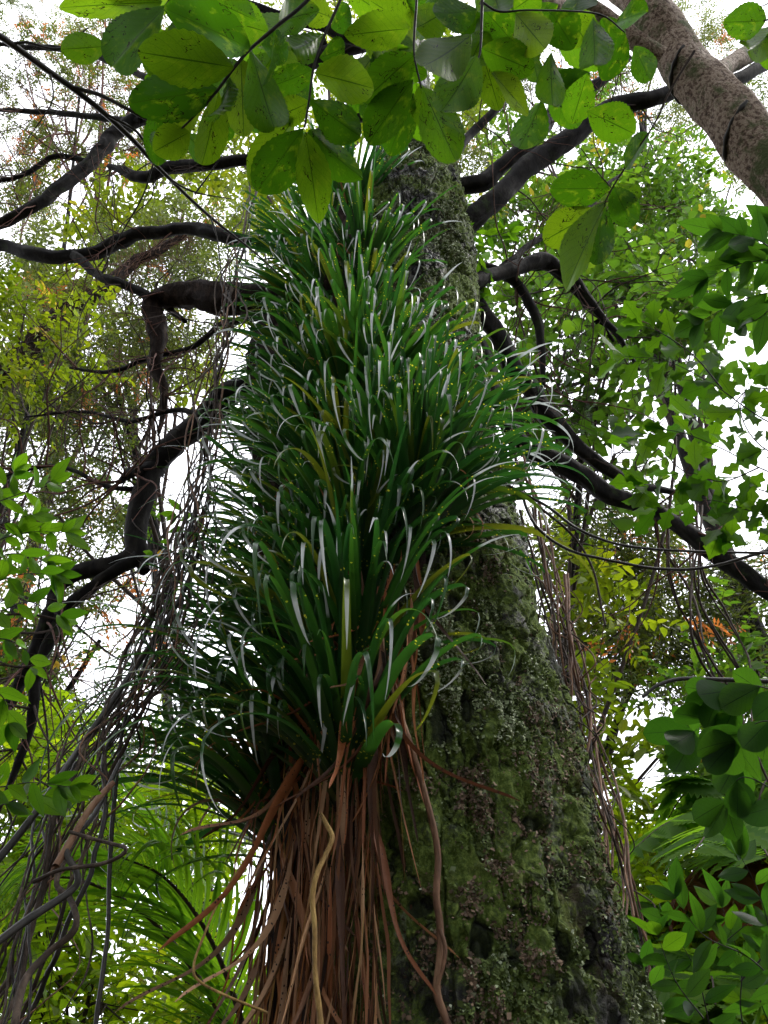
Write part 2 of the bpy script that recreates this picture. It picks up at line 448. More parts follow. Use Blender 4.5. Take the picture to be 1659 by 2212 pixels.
# ------------------------------------------------------------------ leaf blades
def blade(name, mat, prof, L_=1.0, wid=0.5, nu=12, nv=5, fold=0.15, curl=0.15, wave=0.0, teeth=0, tooth=0.0, seed=0, droop=None, stalk=0.0, ribs=0.0, twist=0.0, blunt=False):
    """leaf along +X, blade across Y, upper face +Z; prof(s) = half width 0..1"""
    r = random.Random(seed)
    s = np.linspace(0, 1, nu + 1)
    if blunt: s = 0.5 * s + 0.5 * (1 - np.cos(np.pi * s)) / 2
    y = np.linspace(-1, 1, nv)
    ph = r.random() * 6
    V = np.zeros((nu + 1, nv, 3)); UV = np.zeros((nu + 1, nv, 2))
    for i, si in enumerate(s):
        hw = max(prof(si), 0.012) * wid / 2
        for j, yj in enumerate(y):
            k = hw
            if tooth and abs(yj) == 1:
                k *= 1 + tooth * math.sin(si * teeth * 2 * math.pi + ph + yj)
            z = fold * abs(yj) * hw - curl * si * si + wave * math.sin(si * 9 + ph + yj * 1.5) * abs(yj) + ribs * math.sin((si * 9 - abs(yj) * 0.9) * 2 * math.pi) * abs(yj)
            V[i, j] = (si * L_, yj * k, z)
            UV[i, j] = (si, yj)
    if droop is not None:
        ang = np.cumsum(np.array([droop(x) for x in s]) / nu)
        c = np.zeros((nu + 1, 3))
        for i in range(1, nu + 1):
            c[i] = c[i - 1] + np.array([math.cos(ang[i]), 0, -math.sin(ang[i])]) * L_ / nu
        for i in range(nu + 1):
            n = np.array([math.sin(ang[i]), 0, math.cos(ang[i])])
            for j in range(nv):
                th = twist * s[i]
                V[i, j] = c[i] + np.array([0, V[i, j, 1] * math.cos(th), 0]) + n * V[i, j, 1] * math.sin(th) + n * (fold * abs(y[j]) * max(prof(s[i]), 0.02) * wid / 2)
    b = MB()
    q = [[i * nv + j, (i + 1) * nv + j, (i + 1) * nv + j + 1, i * nv + j + 1] for i in range(nu) for j in range(nv - 1)]
    b.add(V.reshape(-1, 3), q)
    me = b.mesh(name, mat)
    uvl = me.uv_layers.new(name='UVMap')
    uv = UV.reshape(-1, 2)
    idx = np.zeros(len(me.loops), np.int32)
    me.loops.foreach_get('vertex_index', idx)
    uvl.data.foreach_set('uv', uv[idx].astype(np.float32).ravel())
    return me

def p_obov(s):
    if s <= 0 or s >= 1: return 0
    return math.sin(math.pi / 2 * s / 0.62) ** 0.95 if s < 0.62 else math.cos(math.pi / 2 * (s - 0.62) / 0.38) ** 0.52
def p_ell(s):
    if s <= 0 or s >= 1: return 0
    return math.sin(math.pi / 2 * s / 0.5) ** 0.75 if s < 0.5 else math.cos(math.pi / 2 * (s - 0.5) / 0.5) ** 0.6
def p_lance(s): return math.sin(math.pi * s ** 0.85) ** 0.95 if 0 < s < 1 else 0
def p_strap(s): return min(1, 0.55 + s * 3) * (1 - max(0, s - 0.2) / 0.8) ** 0.75 if s < 1 else 0.02
def p_dead(s): return min(1, 0.15 + s * 3) * (0.7 + 0.3 * math.sin(s * 7)) * (1 - max(0, s - 0.6) / 0.45) ** 0.8 if s < 1 else 0.03
def p_lobed(s):
    if s < 0.12: return 0.04
    t = (s - 0.12) / 0.88
    return max(0.03, (math.sin(math.pi * t ** 1.15) ** 0.7 if 0 < t < 1 else 0) * (0.78 + 0.24 * math.cos(t * 17)))

def frame(base, tip, face, roll=0.0, scale=None, wscale=1.0):
    """matrix that lays a unit leaf from base to tip with its upper face towards face"""
    base, tip = np.asarray(base, float), np.asarray(tip, float)
    x = tip - base
    ln = np.linalg.norm(x) if scale is None else scale
    x = unit(x)
    z = np.asarray(face, float)
    z = unit(z - x * np.dot(z, x))
    y = np.cross(z, x)
    c, s_ = math.cos(roll), math.sin(roll)
    y, z = y * c + z * s_, z * c - y * s_
    M = Matrix(((x[0] * ln, y[0] * ln * wscale, z[0] * ln, base[0]), (x[1] * ln, y[1] * ln * wscale, z[1] * ln, base[1]), (x[2] * ln, y[2] * ln * wscale, z[2] * ln, base[2]), (0, 0, 0, 1)))
    return M

# ------------------------------------------------------------------ ground
b = MB()
gx, gy = np.meshgrid(np.concatenate([np.linspace(-400, -14, 14), np.linspace(-12, 12, 60), np.linspace(14, 400, 14)]),
                     np.concatenate([np.linspace(-400, -10, 10), np.linspace(-8, 20, 70), np.linspace(24, 500, 16)]))
def ground_z(x, y):
    p = np.stack([np.ravel(x) * 0.5, np.ravel(y) * 0.5, np.zeros(np.size(x))], 1)
    return (np.clip(np.ravel(y) - 3.5, 0, 12) * 0.06 + np.clip(np.ravel(x) - 1.5, 0, 10) * 0.05 + (fbm(p, 4, 3) - 0.5) * 0.5)
gz = ground_z(gx, gy)
nx = gx.shape[1]
q = [[r * nx + c, r * nx + c + 1, (r + 1) * nx + c + 1, (r + 1) * nx + c] for r in range(gx.shape[0] - 1) for c in range(nx - 1)]
b.add(np.stack([gx.ravel(), gy.ravel(), gz], 1), q)
g = part('ground', b.mesh('ground', M_soil))
tag(g, 'dark leaf-littered forest floor sloping up behind the trees', None, None, 'structure')
def gz1(x, y): return float(ground_z(np.array([x]), np.array([y]))[0])

# ------------------------------------------------------------------ the great tree
TZ = np.array([-0.4, 0.3, 1.0, 1.9, 2.77, 4.1, 5.6, 7.2, 8.2, 9.5, 12, 16, 20])
TR = np.array([0.97, 0.80, 0.69, 0.60, 0.55, 0.475, 0.44, 0.40, 0.34, 0.25, 0.20, 0.13, 0.03])
TX = np.array([0.30, 0.30, 0.29, 0.268, 0.235, 0.18, 0.19, 0.235, 0.25, 0.22, 0.2, 0.2, 0.2])
TY = np.array([3.0, 3.0, 3.0, 3.0, 3.0, 3.0, 3.0, 3.02, 3.05, 3.1, 3.2, 3.3, 3.4])
def axis(z): return np.array([np.interp(z, TZ, TX), np.interp(z, TZ, TY), z])
def trad(z): return float(np.interp(z, TZ, TR))
PITS = [(1160, 1778, 26, 16), (905, 1955, 30, 18), (1040, 2030, 26, 30), (1225, 2070, 16, 40), (985, 1300, 20, 26), (930, 2180, 24, 18), (1010, 1520, 12, 34), (1300, 2040, 10, 50)]
def hit(u, v, extra=0.0):
    """where the line of sight at (u, v) meets the trunk, or passes it closest"""
    best, bp = 1e9, None
    for Y in np.linspace(1.6, 3.1, 160):
        p_ = at(u, v, Y)
        a_ = axis(p_[2])
        k = math.hypot(p_[0] - a_[0], p_[1] - a_[1]) - trad(p_[2]) - extra
        if k <= 0: return p_
        if k < best: best, bp = k, p_
    return bp

tree = empty('giant_tree', (0.3, 3.0, gz1(0.3, 3.0)), 'huge mossy trunk with dark limbs rising up the middle, draped in strap-leaved plants', 'tree')
nz_, na = 800, 400
zz = np.concatenate([np.linspace(-0.4, 1.4, 20), np.linspace(1.42, 8.6, nz_), np.linspace(8.7, 20, 60)])
aa = np.linspace(0, 2 * np.pi, na, endpoint=False)
aa = aa - 0.55 * np.sin(aa)
ax = np.stack([np.interp(zz, TZ, TX), np.interp(zz, TZ, TY), zz], 1)
rr = np.interp(zz, TZ, TR)
ZZ, AA = np.meshgrid(zz, aa, indexing='ij')
dirs = np.stack([np.sin(AA), -np.cos(AA), np.zeros_like(AA)], -1)
base = ax[:, None] + rr[:, None, None] * dirs
P0 = base.reshape(-1, 3)
low = (fbm(P0 * np.array([2.2, 2.2, 0.9]), 3, 1) - 0.5) * 0.12
plate = fbm(P0 * np.array([9, 9, 3.6]) + 0.35 * fbm(P0 * 5, 2, 8)[:, None], 4, 2)
crack = np.clip(0.045 - np.abs(plate - 0.5), 0, 0.05) / 0.045
fine_ = (fbm(P0 * np.array([34, 34, 24]), 3, 4) - 0.5) * 0.022
step = np.floor(fbm(P0 * np.array([4.5, 4.5, 3.4]), 3, 9) * 9) / 9 * 0.06
pit = np.zeros(len(P0))
disp = low + (plate - 0.5) * 0.055 - crack * 0.032 + fine_ * 1.9 + step * 1.7 - 0.05 + (fbm(P0 * 75.0, 2, 14) - 0.5) * 0.012
pos = P0 + 0
for (u, v, a_, b_) in PITS:
    c_ = hit(u, v)
    sc = depth(c_) / F
    d2 = ((P0[:, 0] - c_[0]) / (a_ * sc)) ** 2 + ((P0[:, 2] - c_[2]) / (b_ * sc * 1.2)) ** 2 + ((P0[:, 1] - c_[1]) / 0.22) ** 2
    d2 = d2 * (0.15 + 1.7 * fbm(P0 * 17, 4, 31))
    kq = np.clip(1.25 - d2, 0, 0.4) / 0.4
    pit = np.maximum(pit, np.clip(kq * 1.6, 0, 1))
    disp -= 0.028 * kq
taper = np.clip((20 - P0[:, 2]) / 8, 0.1, 1)
V = P0 + (disp * taper)[:, None] * dirs.reshape(-1, 3)
i = np.arange(len(zz) - 1)[:, None] * na
j = np.arange(na)[None]
fq = np.stack([i + j, i + (j + 1) % na, i + na + (j + 1) % na, i + na + j], -1).reshape(-1, 4)
bare_ = np.clip((fbm(P0 * np.array([5.5, 5.5, 4.2]) + 11, 4, 71) - 0.655) * 26, 0, 1)
pit = np.maximum(pit, bare_)
V = P0 + (disp * taper)[:, None] * dirs.reshape(-1, 3)
b = MB(); b.add(V, fq, pit)
trunk = part('trunk', b.mesh('trunk', M_bark), tree)
TV = V.reshape(len(zz), na, 3)
TP = pit.reshape(len(zz), na)

# lichen and small moss lobes that scale the bark
def flakes():
    n = 210000
    iz = rng.integers(22, 20 + nz_ - 20, n)
    ia = (rng.normal(0.14, 0.36, n) * na / 2).astype(int) % na
    fz, fa = rng.random((n, 1)), rng.random((n, 1))
    ia2 = (ia + 1) % na
    c = (TV[iz, ia] * (1 - fa) + TV[iz, ia2] * fa) * (1 - fz) + (TV[iz + 1, ia] * (1 - fa) + TV[iz + 1, ia2] * fa) * fz
    d = dirs[iz, ia]
    m = fbm(c * np.array([3.4, 3.4, 2.8]) + 3, 4, 41)
    m2 = fbm(c * 16.0, 3, 45)
    cov = m * 0.62 + m2 * 0.38 - 0.10 * np.clip((c[:, 2] - 4.5) / 2.5, 0, 1)
    keep = cov > 0.492 + rng.random(n) * 0.03
    keep |= rng.random(n) < 0.05
    keep &= TP[iz, ia] < 0.4
    c, d, m2 = c[keep], d[keep], m2[keep]
    n = len(c)
    hue = fbm(c * np.array([2.6, 2.6, 2.0]) + 7, 3, 51) + 0.35 * (fbm(c * 9, 2, 57) - 0.5)
    var = np.where(hue > 0.55, rng.uniform(0.62, 0.95, n), np.where(hue < 0.45, rng.uniform(0.34, 0.60, n), rng.uniform(0.0, 0.34, n)))
    var = np.where(rng.random(n) < 0.14, rng.random(n), var)
    sz = rng.uniform(0.0026, 0.007, n) * (1 + 0.8 * (rng.random(n) < 0.06))
    c = c + d * (rng.random((n, 1)) * 0.010 + 0.001)
    nrm = unit(d * 0.75 + np.array([0, 0, 0.45]) + rng.normal(0, 0.55, (n, 3)))
    t = unit(np.cross(nrm, rng.normal(0, 1, (n, 3))))
    s = np.cross(nrm, t)
    tmpl = np.array([[-1, 0, -0.5], [0.0, -0.8, 0.3], [1, 0.1, 0.7], [0.1, 0.85, 0.25]])
    v = c[:, None] + sz[:, None, None] * (tmpl[None, :, 0:1] * t[:, None] + tmpl[None, :, 1:2] * s[:, None] + tmpl[None, :, 2:3] * nrm[:, None] * 0.8)
    f = np.array([[0, 1, 2, 3]])
    ff = (np.arange(n)[:, None, None] * 4 + f[None]).reshape(-1, 4)
    print('flakes', n)
    b = MB(); b.add(v.reshape(-1, 3), ff, np.repeat(var, 4))
    return b.mesh('lichen', M_lichen, False)
tag(part('lichen', flakes(), tree), 'pale green and brown lichen lobes scaling the bark', None, None, 'stuff')

def limb(ctrl, mat=M_branch, sides=12, n=7, rough=0.35, wob=0.012, seed=0):
    """ctrl: (u, v, Y, width in picture units) -> tube mesh builder"""
    P = np.array([[*at(u, v, Y), w] for (u, v, Y, w) in ctrl])
    for k in range(len(P)):
        P[k, 3] = P[k, 3] * depth(P[k, :3]) / F / 2
    C = smooth(P, n)
    r_ = np.maximum(C[:, 3], 0.001)
    pth = C[:, :3] + (np.stack([fbm(C[:, :3] * 2.2 + seed + q_ * 9, 4, q_) for q_ in range(3)], 1) - 0.5) * wob * 4
    b = MB()
    b.tube(pth, r_, sides, 0.5, rough, seed)
    return b, pth, r_

MAIN = [
 [(925, 430, 3.1, 40), (995, 405, 3.0, 38), (1045, 390, 2.95, 36), (1095, 345, 2.9, 34), (1155, 295, 2.85, 32), (1220, 215, 2.8, 28), (1290, 175, 2.75, 22), (1360, 120, 2.7, 14)],
 [(940, 540, 3.1, 52), (1010, 480, 3.0, 50), (1055, 440, 2.95, 46), (1130, 370, 2.9, 44), (1205, 320, 2.85, 42), (1270, 270, 2.8, 40), (1330, 230, 2.75, 36), (1405, 215, 2.7, 32), (1450, 200, 2.68, 28), (1560, 150, 2.6, 18)],
 [(930, 640, 3.1, 40), (1005, 618, 3.05, 36), (1055, 593, 3.1, 30), (1130, 573, 3.2, 30), (1185, 567, 3.3, 34), (1240, 622, 3.5, 22), (1290, 690, 3.7, 14), (1330, 740, 3.9, 7)],
 [(985, 600, 3.2, 36), (1065, 703, 3.3, 38), (1110, 793, 3.4, 38), (1140, 833, 3.5, 40), (1170, 883, 3.6, 44), (1220, 933, 3.7, 38), (1270, 983, 3.8, 30), (1330, 1028, 4.0, 24), (1390, 1050, 4.2, 18), (1520, 1070, 4.4, 8)],
 [(960, 700, 3.2, 34), (1040, 753, 3.3, 34), (1075, 873, 3.35, 36), (1140, 963, 3.4, 44), (1230, 1013, 3.45, 46), (1305, 1063, 3.5, 42), (1390, 1092, 3.5, 36), (1460, 1130, 3.5, 34), (1530, 1185, 3.5, 36), (1605, 1236, 3.5, 38), (1680, 1285, 3.5, 36), (1780, 1340, 3.5, 26)],
 [(900, 480, 2.75, 17), (925, 445, 2.7, 15), (949, 415, 2.65, 10)],
 # to the other side
 [(800, 560, 3.05, 34), (500, 515, 3.2, 28), (400, 502, 3.3, 27), (300, 505, 3.4, 26), (255, 523, 3.5, 28), (190, 550, 3.6, 28), (75, 550, 3.7, 30), (0, 530, 3.8, 26), (-120, 500, 3.9, 16)],
 [(160, 553, 3.6, 20), (205, 590, 3.55, 20), (245, 610, 3.5, 18), (330, 640, 3.5, 18), (400, 690, 3.5, 10)],
 [(780, 640, 3.05, 70), (500, 640, 3.2, 64), (430, 628, 3.3, 62), (360, 635, 3.4, 56), (330, 665, 3.45, 42), (345, 730, 3.5, 36), (335, 790, 3.55, 30), (352, 840, 3.6, 20), (345, 940, 3.7, 8)],
 [(760, 800, 3.0, 60), (520, 840, 3.1, 56), (460, 883, 3.15, 54), (400, 933, 3.2, 52), (350, 978, 3.25, 50), (322, 1018, 3.3, 48), (300, 1106, 3.3, 46), (292, 1170, 3.3, 44), (312, 1232, 3.3, 24)],
 [(296, 1190, 3.3, 42), (250, 1216, 3.3, 40), (165, 1236, 3.35, 34), (122, 1271, 3.4, 32), (110, 1321, 3.4, 30), (85, 1396, 3.45, 28), (45, 1481, 3.5, 26), (8, 1550, 3.5, 20), (-60, 1640, 3.6, 10)],
 [(305, 1205, 3.28, 30), (240, 1243, 3.3, 28), (170, 1291, 3.35, 27), (135, 1331, 3.4, 26), (100, 1396, 3.42, 25), (78, 1466, 3.45, 24), (70, 1556, 3.5, 22), (40, 1651, 3.55, 16), (0, 1760, 3.6, 8)],
 [(330, 1010, 3.26, 30), (285, 1025, 3.2, 24), (262, 1048, 3.15, 10)],
 [(860, 200, 3.1, 40), (600, 330, 3.2, 30), (370, 365, 3.4, 24), (320, 382, 3.45, 22), (280, 372, 3.5, 20), (235, 358, 3.55, 10)],
 [(880, 60, 3.2, 40), (560, 170, 3.4, 34), (275, 272, 3.6, 30), (225, 315, 3.65, 30), (185, 360, 3.7, 29), (125, 410, 3.75, 28), (75, 450, 3.8, 27), (0, 478, 3.85, 24), (-90, 510, 3.9, 16)],
 [(870, 120, 3.1, 36), (700, 60, 3.0, 22), (500, 0, 2.9, 14)],
 [(975, 560, 3.1, 28), (1060, 585, 3.2, 24), (1120, 612, 3.3, 22), (1155, 680, 3.4, 22), (1166, 770, 3.5, 14), (1172, 850, 3.6, 7)],
 [(1120, 575, 3.2, 24), (1180, 572, 3.3, 28), (1232, 604, 3.4, 24), (1285, 662, 3.5, 18), (1335, 722, 3.6, 13), (1380, 800, 3.7, 6)],
 [(1005, 640, 3.1, 16), (1100, 562, 3.2, 15), (1185, 500, 3.3, 13), (1262, 452, 3.3, 10), (1340, 380, 3.4, 6)],
 [(940, 400, 3.1, 22), (1010, 300, 3.1, 18), (1078, 232, 3.0, 16), (1118, 150, 3.0, 13), (1155, 50, 2.9, 9)],
 [(600, 690, 3.1, 16), (480, 705, 3.3, 13), (405, 752, 3.5, 12), (330, 772, 3.6, 11), (240, 800, 3.7, 9), (150, 792, 3.8, 5)],
 [(600, 880, 3.1, 14), (460, 905, 3.3, 12), (380, 884, 3.5, 11), (280, 908, 3.6, 9), (180, 884, 3.7, 7), (60, 902, 3.8, 4)],
 [(310, 1055, 3.3, 12), (225, 1050, 3.35, 10), (125, 1012, 3.4, 8), (15, 1030, 3.5, 5)],
 [(700, 90, 3.2, 20), (560, 140, 3.3, 17), (380, 182, 3.4, 15), (205, 122, 3.5, 13), (60, 100, 3.6, 10), (-50, 90, 3.6, 6)],
 [(300, 262, 3.55, 15), (200, 248, 3.6, 13), (90, 242, 3.7, 11), (-20, 238, 3.8, 8)],
 [(195, 352, 3.7, 13), (120, 342, 3.7, 11), (50, 376, 3.75, 10), (-20, 392, 3.8, 8)],
 [(905, 300, 3.1, 50), (880, 190, 3.15, 44), (895, 60, 3.2, 40), (880, -60, 3.3, 30)],
]
limb_paths = []
for k, c in enumerate(MAIN):
    shag = k in (8,)
    b, pth, r_ = limb(c, M_shag if shag else M_branch, 18, 15, 0.55 if shag else 0.3, 0.022, k * 3.1)
    part('branch', b.mesh('branch', M_shag if shag else M_branch), tree)
    limb_paths.append(pth)

# fine twigs off the limbs
def twiglets(b, pth, n, l0, l1, r0=0.006, sub=3, lo=0.25):
    for _ in range(n):
        k = int(rng.integers(int(len(pth) * lo), len(pth)))
        t = pth[min(k + 1, len(pth) - 1)] - pth[max(k - 1, 0)]
        d = unit(unit(t) * 0.6 + rng.normal(0, 0.7, 3))
        ln = rng.uniform(l0, l1)
        p = [pth[k]]
        for q_ in range(5):
            d = unit(d + rng.normal(0, 0.28, 3) + np.array([0, 0, -0.05]))
            p.append(p[-1] + d * ln / 5)
        c = smooth(p, 3)
        b.tube(c, np.linspace(r0, r0 * 0.25, len(c)), 5)
        for _s in range(sub):
            j_ = int(rng.integers(3, len(c)))
            d2 = unit(d + rng.normal(0, 0.8, 3))
            e = [c[j_]]
            for q_ in range(3):
                d2 = unit(d2 + rng.normal(0, 0.3, 3)); e.append(e[-1] + d2 * ln * 0.16)
            b.tube(smooth(e, 3), np.linspace(r0 * 0.45, r0 * 0.15, 10), 4)
for k, pth in enumerate(limb_paths):
    if k == 5: continue
    b = MB(); twiglets(b, pth, 14, 0.3, 1.2, 0.007)
    tag(part('twigs', b.mesh('twigs', M_twig if k % 2 else M_redtwig), tree), None, None, None, 'stuff')

# ------------------------------------------------------------------ strap-leaved plants perched on the trunk
straps = []
for k in range(26):
    r0 = random.Random(100 + k)
    tot = r0.uniform(1.25, 2.3)
    kink = k % 5 < 3
    kp, ka = 0.80 + 0.02 * r0.random(), r0.uniform(1.0, 2.2)
    def dr(s, tot=tot, kink=kink, kp=kp, ka=ka):
        d = tot * (0.25 + 1.5 * s * s) / 0.75
        if kink: d += ka * math.exp(-((s - kp) / 0.035) ** 2) / (0.035 * 1.77)
        return d
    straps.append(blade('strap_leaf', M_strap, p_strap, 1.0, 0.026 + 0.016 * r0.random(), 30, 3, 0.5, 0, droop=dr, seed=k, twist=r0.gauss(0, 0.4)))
brown_straps = [blade('dead_leaf', M_dead, p_strap, 1.0, 0.026, 20, 3, 1.1, 0, droop=lambda s, q=q: q * (0.3 + 1.6 * s) + 1.2 * math.sin(s * 9 + q), seed=k, twist=1.5 * q - 3) for k, q in enumerate((1.6, 2.2, 2.8, 3.2))]
deads, calm_deads = [], []
for k in range(18):
    r0 = random.Random(200 + k)
    q0, q1, q2 = r0.uniform(-0.7, 0.7), r0.uniform(-2.8, 2.8), r0.uniform(4, 12)
    deads.append(blade('dead_leaf', M_dead, p_dead, 1.0, 0.036 + 0.016 * r0.random(), 20, 3, r0.uniform(0.4, 1.3), 0, droop=lambda s, q0=q0, q1=q1, q2=q2: q0 + q1 * math.sin(s * q2), seed=k, twist=r0.gauss(0, 2.2)))
    if abs(q1) < 1.4: calm_deads.append(deads[-1])

ROS = [  # u, v, leaves, length, lean (side, towards viewer), label
 (705, 1345, 40, 0.8, (-0.7, -0.8), 'strap-leaf tuft tucked between the sky gap and the white-tipped tuft'),
 (685, 1100, 40, 0.72, (-0.8, -0.7), 'strap-leaf tuft just inside the column edge level with the broken limb'),
 (705, 940, 40, 0.7, (-0.6, -0.9), 'strap-leaf tuft left of the hooked liana, half hidden by silvery tips'),
 (815, 850, 40, 0.75, (0.4, -1.0), 'strap-leaf tuft directly below the bend of the hooked liana'),
 (725, 660, 40, 0.7, (-0.4, -1.0), 'strap-leaf tuft in the middle of the column above the hooked liana'),
 (820, 1100, 40, 0.8, (0.3, -1.0), 'strap-leaf tuft in front of the bark at the inner side of the widest fan'),
 (748, 1690, 46, 0.95, (-0.6, -0.8), 'lowest strap-leaf tuft on the trunk, arching leaves above the brown dead skirt'),
 (650, 1630, 58, 1.05, (-1.0, -0.35), 'strap-leaf tuft whose long dark leaves arch far out over the palm fronds'),
 (768, 1480, 48, 0.92, (-0.3, -1.0), 'upright strap-leaf tuft with pale folded tips just above the rusty hanging leaves'),
 (650, 1430, 56, 0.92, (-1.0, -0.45), 'strap-leaf tuft spreading in front of the bright sky gap beside the lianas'),
 (770, 1270, 48, 0.82, (-0.2, -1.0), 'strap-leaf tuft with white bent tips beside the bare crusted bark'),
 (895, 1150, 50, 0.85, (0.7, -0.9), 'strap-leaf tuft that fans widest across the bare bark'),
 (655, 1200, 50, 0.78, (-1.0, -0.45), 'dark strap-leaf tuft level with the forked black limb'),
 (745, 1080, 46, 0.8, (-0.3, -1.0), 'strap-leaf tuft with dead reddish leaves caught in its middle'),
 (885, 1000, 46, 0.82, (0.8, -0.8), 'strap-leaf tuft below the hooked liana tip, leaves over the trunk edge'),
 (665, 990, 46, 0.68, (-1.0, -0.4), 'strap-leaf tuft with yellowing leaves next to the broken dark limb'),
 (750, 890, 46, 0.78, (-0.2, -1.0), 'silvery-tipped strap-leaf tuft in the middle of the plant column'),
 (672, 820, 46, 0.66, (-1.0, -0.4), 'strap-leaf tuft crowding against the bundle of twisted lianas'),
 (765, 745, 44, 0.76, (-0.1, -1.0), 'strap-leaf tuft right behind the hooked liana tip'),
 (685, 690, 46, 0.68, (-1.0, -0.5), 'strap-leaf tuft level with the thick shaggy limb'),
 (785, 610, 42, 0.74, (-0.1, -1.0), 'strap-leaf tuft touching the lichened bark high on the trunk'),
 (695, 575, 44, 0.72, (-0.8, -0.6), 'strap-leaf tuft beside the end of the thin dark diagonal branch'),
 (755, 480, 42, 0.8, (-0.2, -1.0), 'topmost strap-leaf tuft, narrow leaves rising under the broad hanging leaf'),
 (620, 1800, 52, 1.05, (-1.0, -0.45), 'strap-leaf tuft hanging lowest at the outer side of the brown skirt'),
]
for (u, v, n, ln, lean, lab) in ROS:
    c = hit(u, v, 0.04)
    t = empty('strap_leaf_plant', c, lab, 'plant', 'strap-leaf tufts perched up the trunk')
    az0 = math.atan2(lean[1], lean[0])
    b = MB()
    a0 = axis(c[2])
    b.tube(smooth([a0 + (c - a0) * 0.7 + np.array([0, 0, -0.22]), c + np.array([0, 0, -0.08]), c + np.array([0, 0, 0.07])], 5), np.linspace(0.05, 0.035, 11), 8, 0.5, 0.4)
    part('crown_stem', b.mesh('crown_stem', M_shag), t)
    for k in range(int(n * 1.4)):
        az = az0 + random.gauss(0, 0.8)
        el = random.gauss(0.86, 0.24)
        L_ = ln * random.uniform(0.72, 1.2)
        bs = c + np.array([math.cos(az), math.sin(az), 0]) * random.uniform(0, 0.05) + np.array([0, 0, random.uniform(-0.1, 0.06)])
        d = np.array([math.cos(az) * math.cos(el), math.sin(az) * math.cos(el), math.sin(el)])
        face = np.array([-math.cos(az) * math.sin(el), -math.sin(az) * math.sin(el), math.cos(el)])
        dd_ = random.random() < 0.06
        if dd_: L_ *= 0.55
        M = frame(bs, bs + d, face, random.gauss(0, 0.15), L_, random.uniform(0.8, 1.25) / max(0.7, L_))
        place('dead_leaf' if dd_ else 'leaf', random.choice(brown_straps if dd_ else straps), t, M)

cz = at(690, 1700, 2.95)
b, pq, rq = limb([(655, 2380, 2.85, 170), (660, 2120, 2.85, 165), (668, 1880, 2.86, 155), (672, 1740, 2.88, 150), (665, 1600, 2.95, 150), (675, 1300, 3.0, 190), (685, 1000, 3.05, 210), (700, 750, 3.05, 210), (730, 580, 3.05, 170), (780, 460, 3.05, 120), (840, 380, 3.05, 60)], M_shag, 40, 14, 0.55, 0.05, 9)
mat_ = bpy.data.objects.new('root_mat', b.mesh('root_mat', M_shag)); COL.objects.link(mat_)
tag(mat_, 'dark fibrous mat of roots and rotted leaf bases inside the strap-leaf column', 'roots')

# ------------------------------------------------------------------ dead leaves hanging below them
c0 = hit(720, 1700, 0.1)
skirt = empty('dead_leaf_skirt', c0, 'shaggy skirt of rust-brown dead strap leaves hanging down the trunk', 'dead leaves')
def dead_at(u, v, L_, extra, sway=0.075, calm=False):
    p0 = hit(u, v, extra)
    d = np.array([random.gauss(0, sway), random.gauss(0, sway * 0.8), -1.0])
    M = frame(p0, p0 + d, (random.gauss(0, 0.8), -1 + random.gauss(0, 0.3), 0.1), 0, L_, random.choice([0.4, 0.5, 0.7, 0.9, 1.1, 1.35]) / max(0.45, L_) * 0.62)
    place('dead_leaf', random.choice(calm_deads if calm or u > 730 else deads), skirt, M)
for k in range(125):
    v = random.choice([random.uniform(1250, 1600), random.uniform(1500, 1900), random.uniform(1600, 2150)])
    lo = 560 + max(0, 1700 - v) * 0.10
    hi = 785 + max(0, 1800 - v) * 0.16
    dead_at(random.uniform(lo, hi), v, random.uniform(0.4, 0.95), random.uniform(0.02, 0.16))
for k in range(54):
    dead_at(random.uniform(740, 905), random.uniform(1180, 1500), random.uniform(0.35, 0.8), random.uniform(0.05, 0.2), 0.07, True)
for k in range(20):
    dead_at(random.uniform(600, 800), random.uniform(900, 1250), random.uniform(0.3, 0.55), random.uniform(0.1, 0.3), 0.4)

b = MB()
for k in range(230):
    v = random.uniform(1330, 2200)
    p0 = hit(random.uniform(565 + max(0, 1700 - v) * 0.1, 815 + max(0, 1700 - v) * 0.12), v, random.uniform(0.01, 0.16))
    p = [p0]
    d = np.array([random.gauss(0, 0.06), random.gauss(0, 0.06), -1.0])
    ln = random.uniform(0.25, 0.8)
    for q_ in range(4):
        d = unit(d + rng.normal(0, 0.09, 3) + np.array([0, 0, -0.1])); p.append(p[-1] + d * ln / 4)
    c = smooth(p, 3)
    sd_ = unit(np.array([random.gauss(0, 1), random.gauss(0, 0.6), 0])) * random.uniform(0.002, 0.006)
    w_ = np.sin(np.pi * np.clip(np.linspace(0.04, 0.98, len(c)), 0, 1))[:, None] ** 0.6
    vv = np.vstack([c - sd_ * w_, c + sd_ * w_]); m = len(c)
    b.add(vv, [[i_, i_ + 1, m + i_ + 1, m + i_] for i_ in range(m - 1)], random.random())
M_fibre = leaf_mat('dead_fibre', [(0.02, 0.010, 0.006), (0.07, 0.028, 0.012), (0.16, 0.065, 0.028), (0.26, 0.16, 0.09)], None, 0.25, 0.7, 0.2, 'var')
tag(part('fibres', b.mesh('fibres', M_fibre), skirt), 'fine shredded brown fibres between the dead leaves', None, None, 'stuff')

# ------------------------------------------------------------------ lianas
def vine(ctrl, lab, mat=M_vine, group=None, name='liana', sides=7, n=7, cat='vine', rough=0.16, wob=0.018, seed=0):
    b, pth, r_ = limb(ctrl, mat, sides, n, rough, wob, seed)
    o = bpy.data.objects.new(name, b.mesh(name, mat))
    COL.objects.link(o)
    return tag(o, lab, cat, group), pth

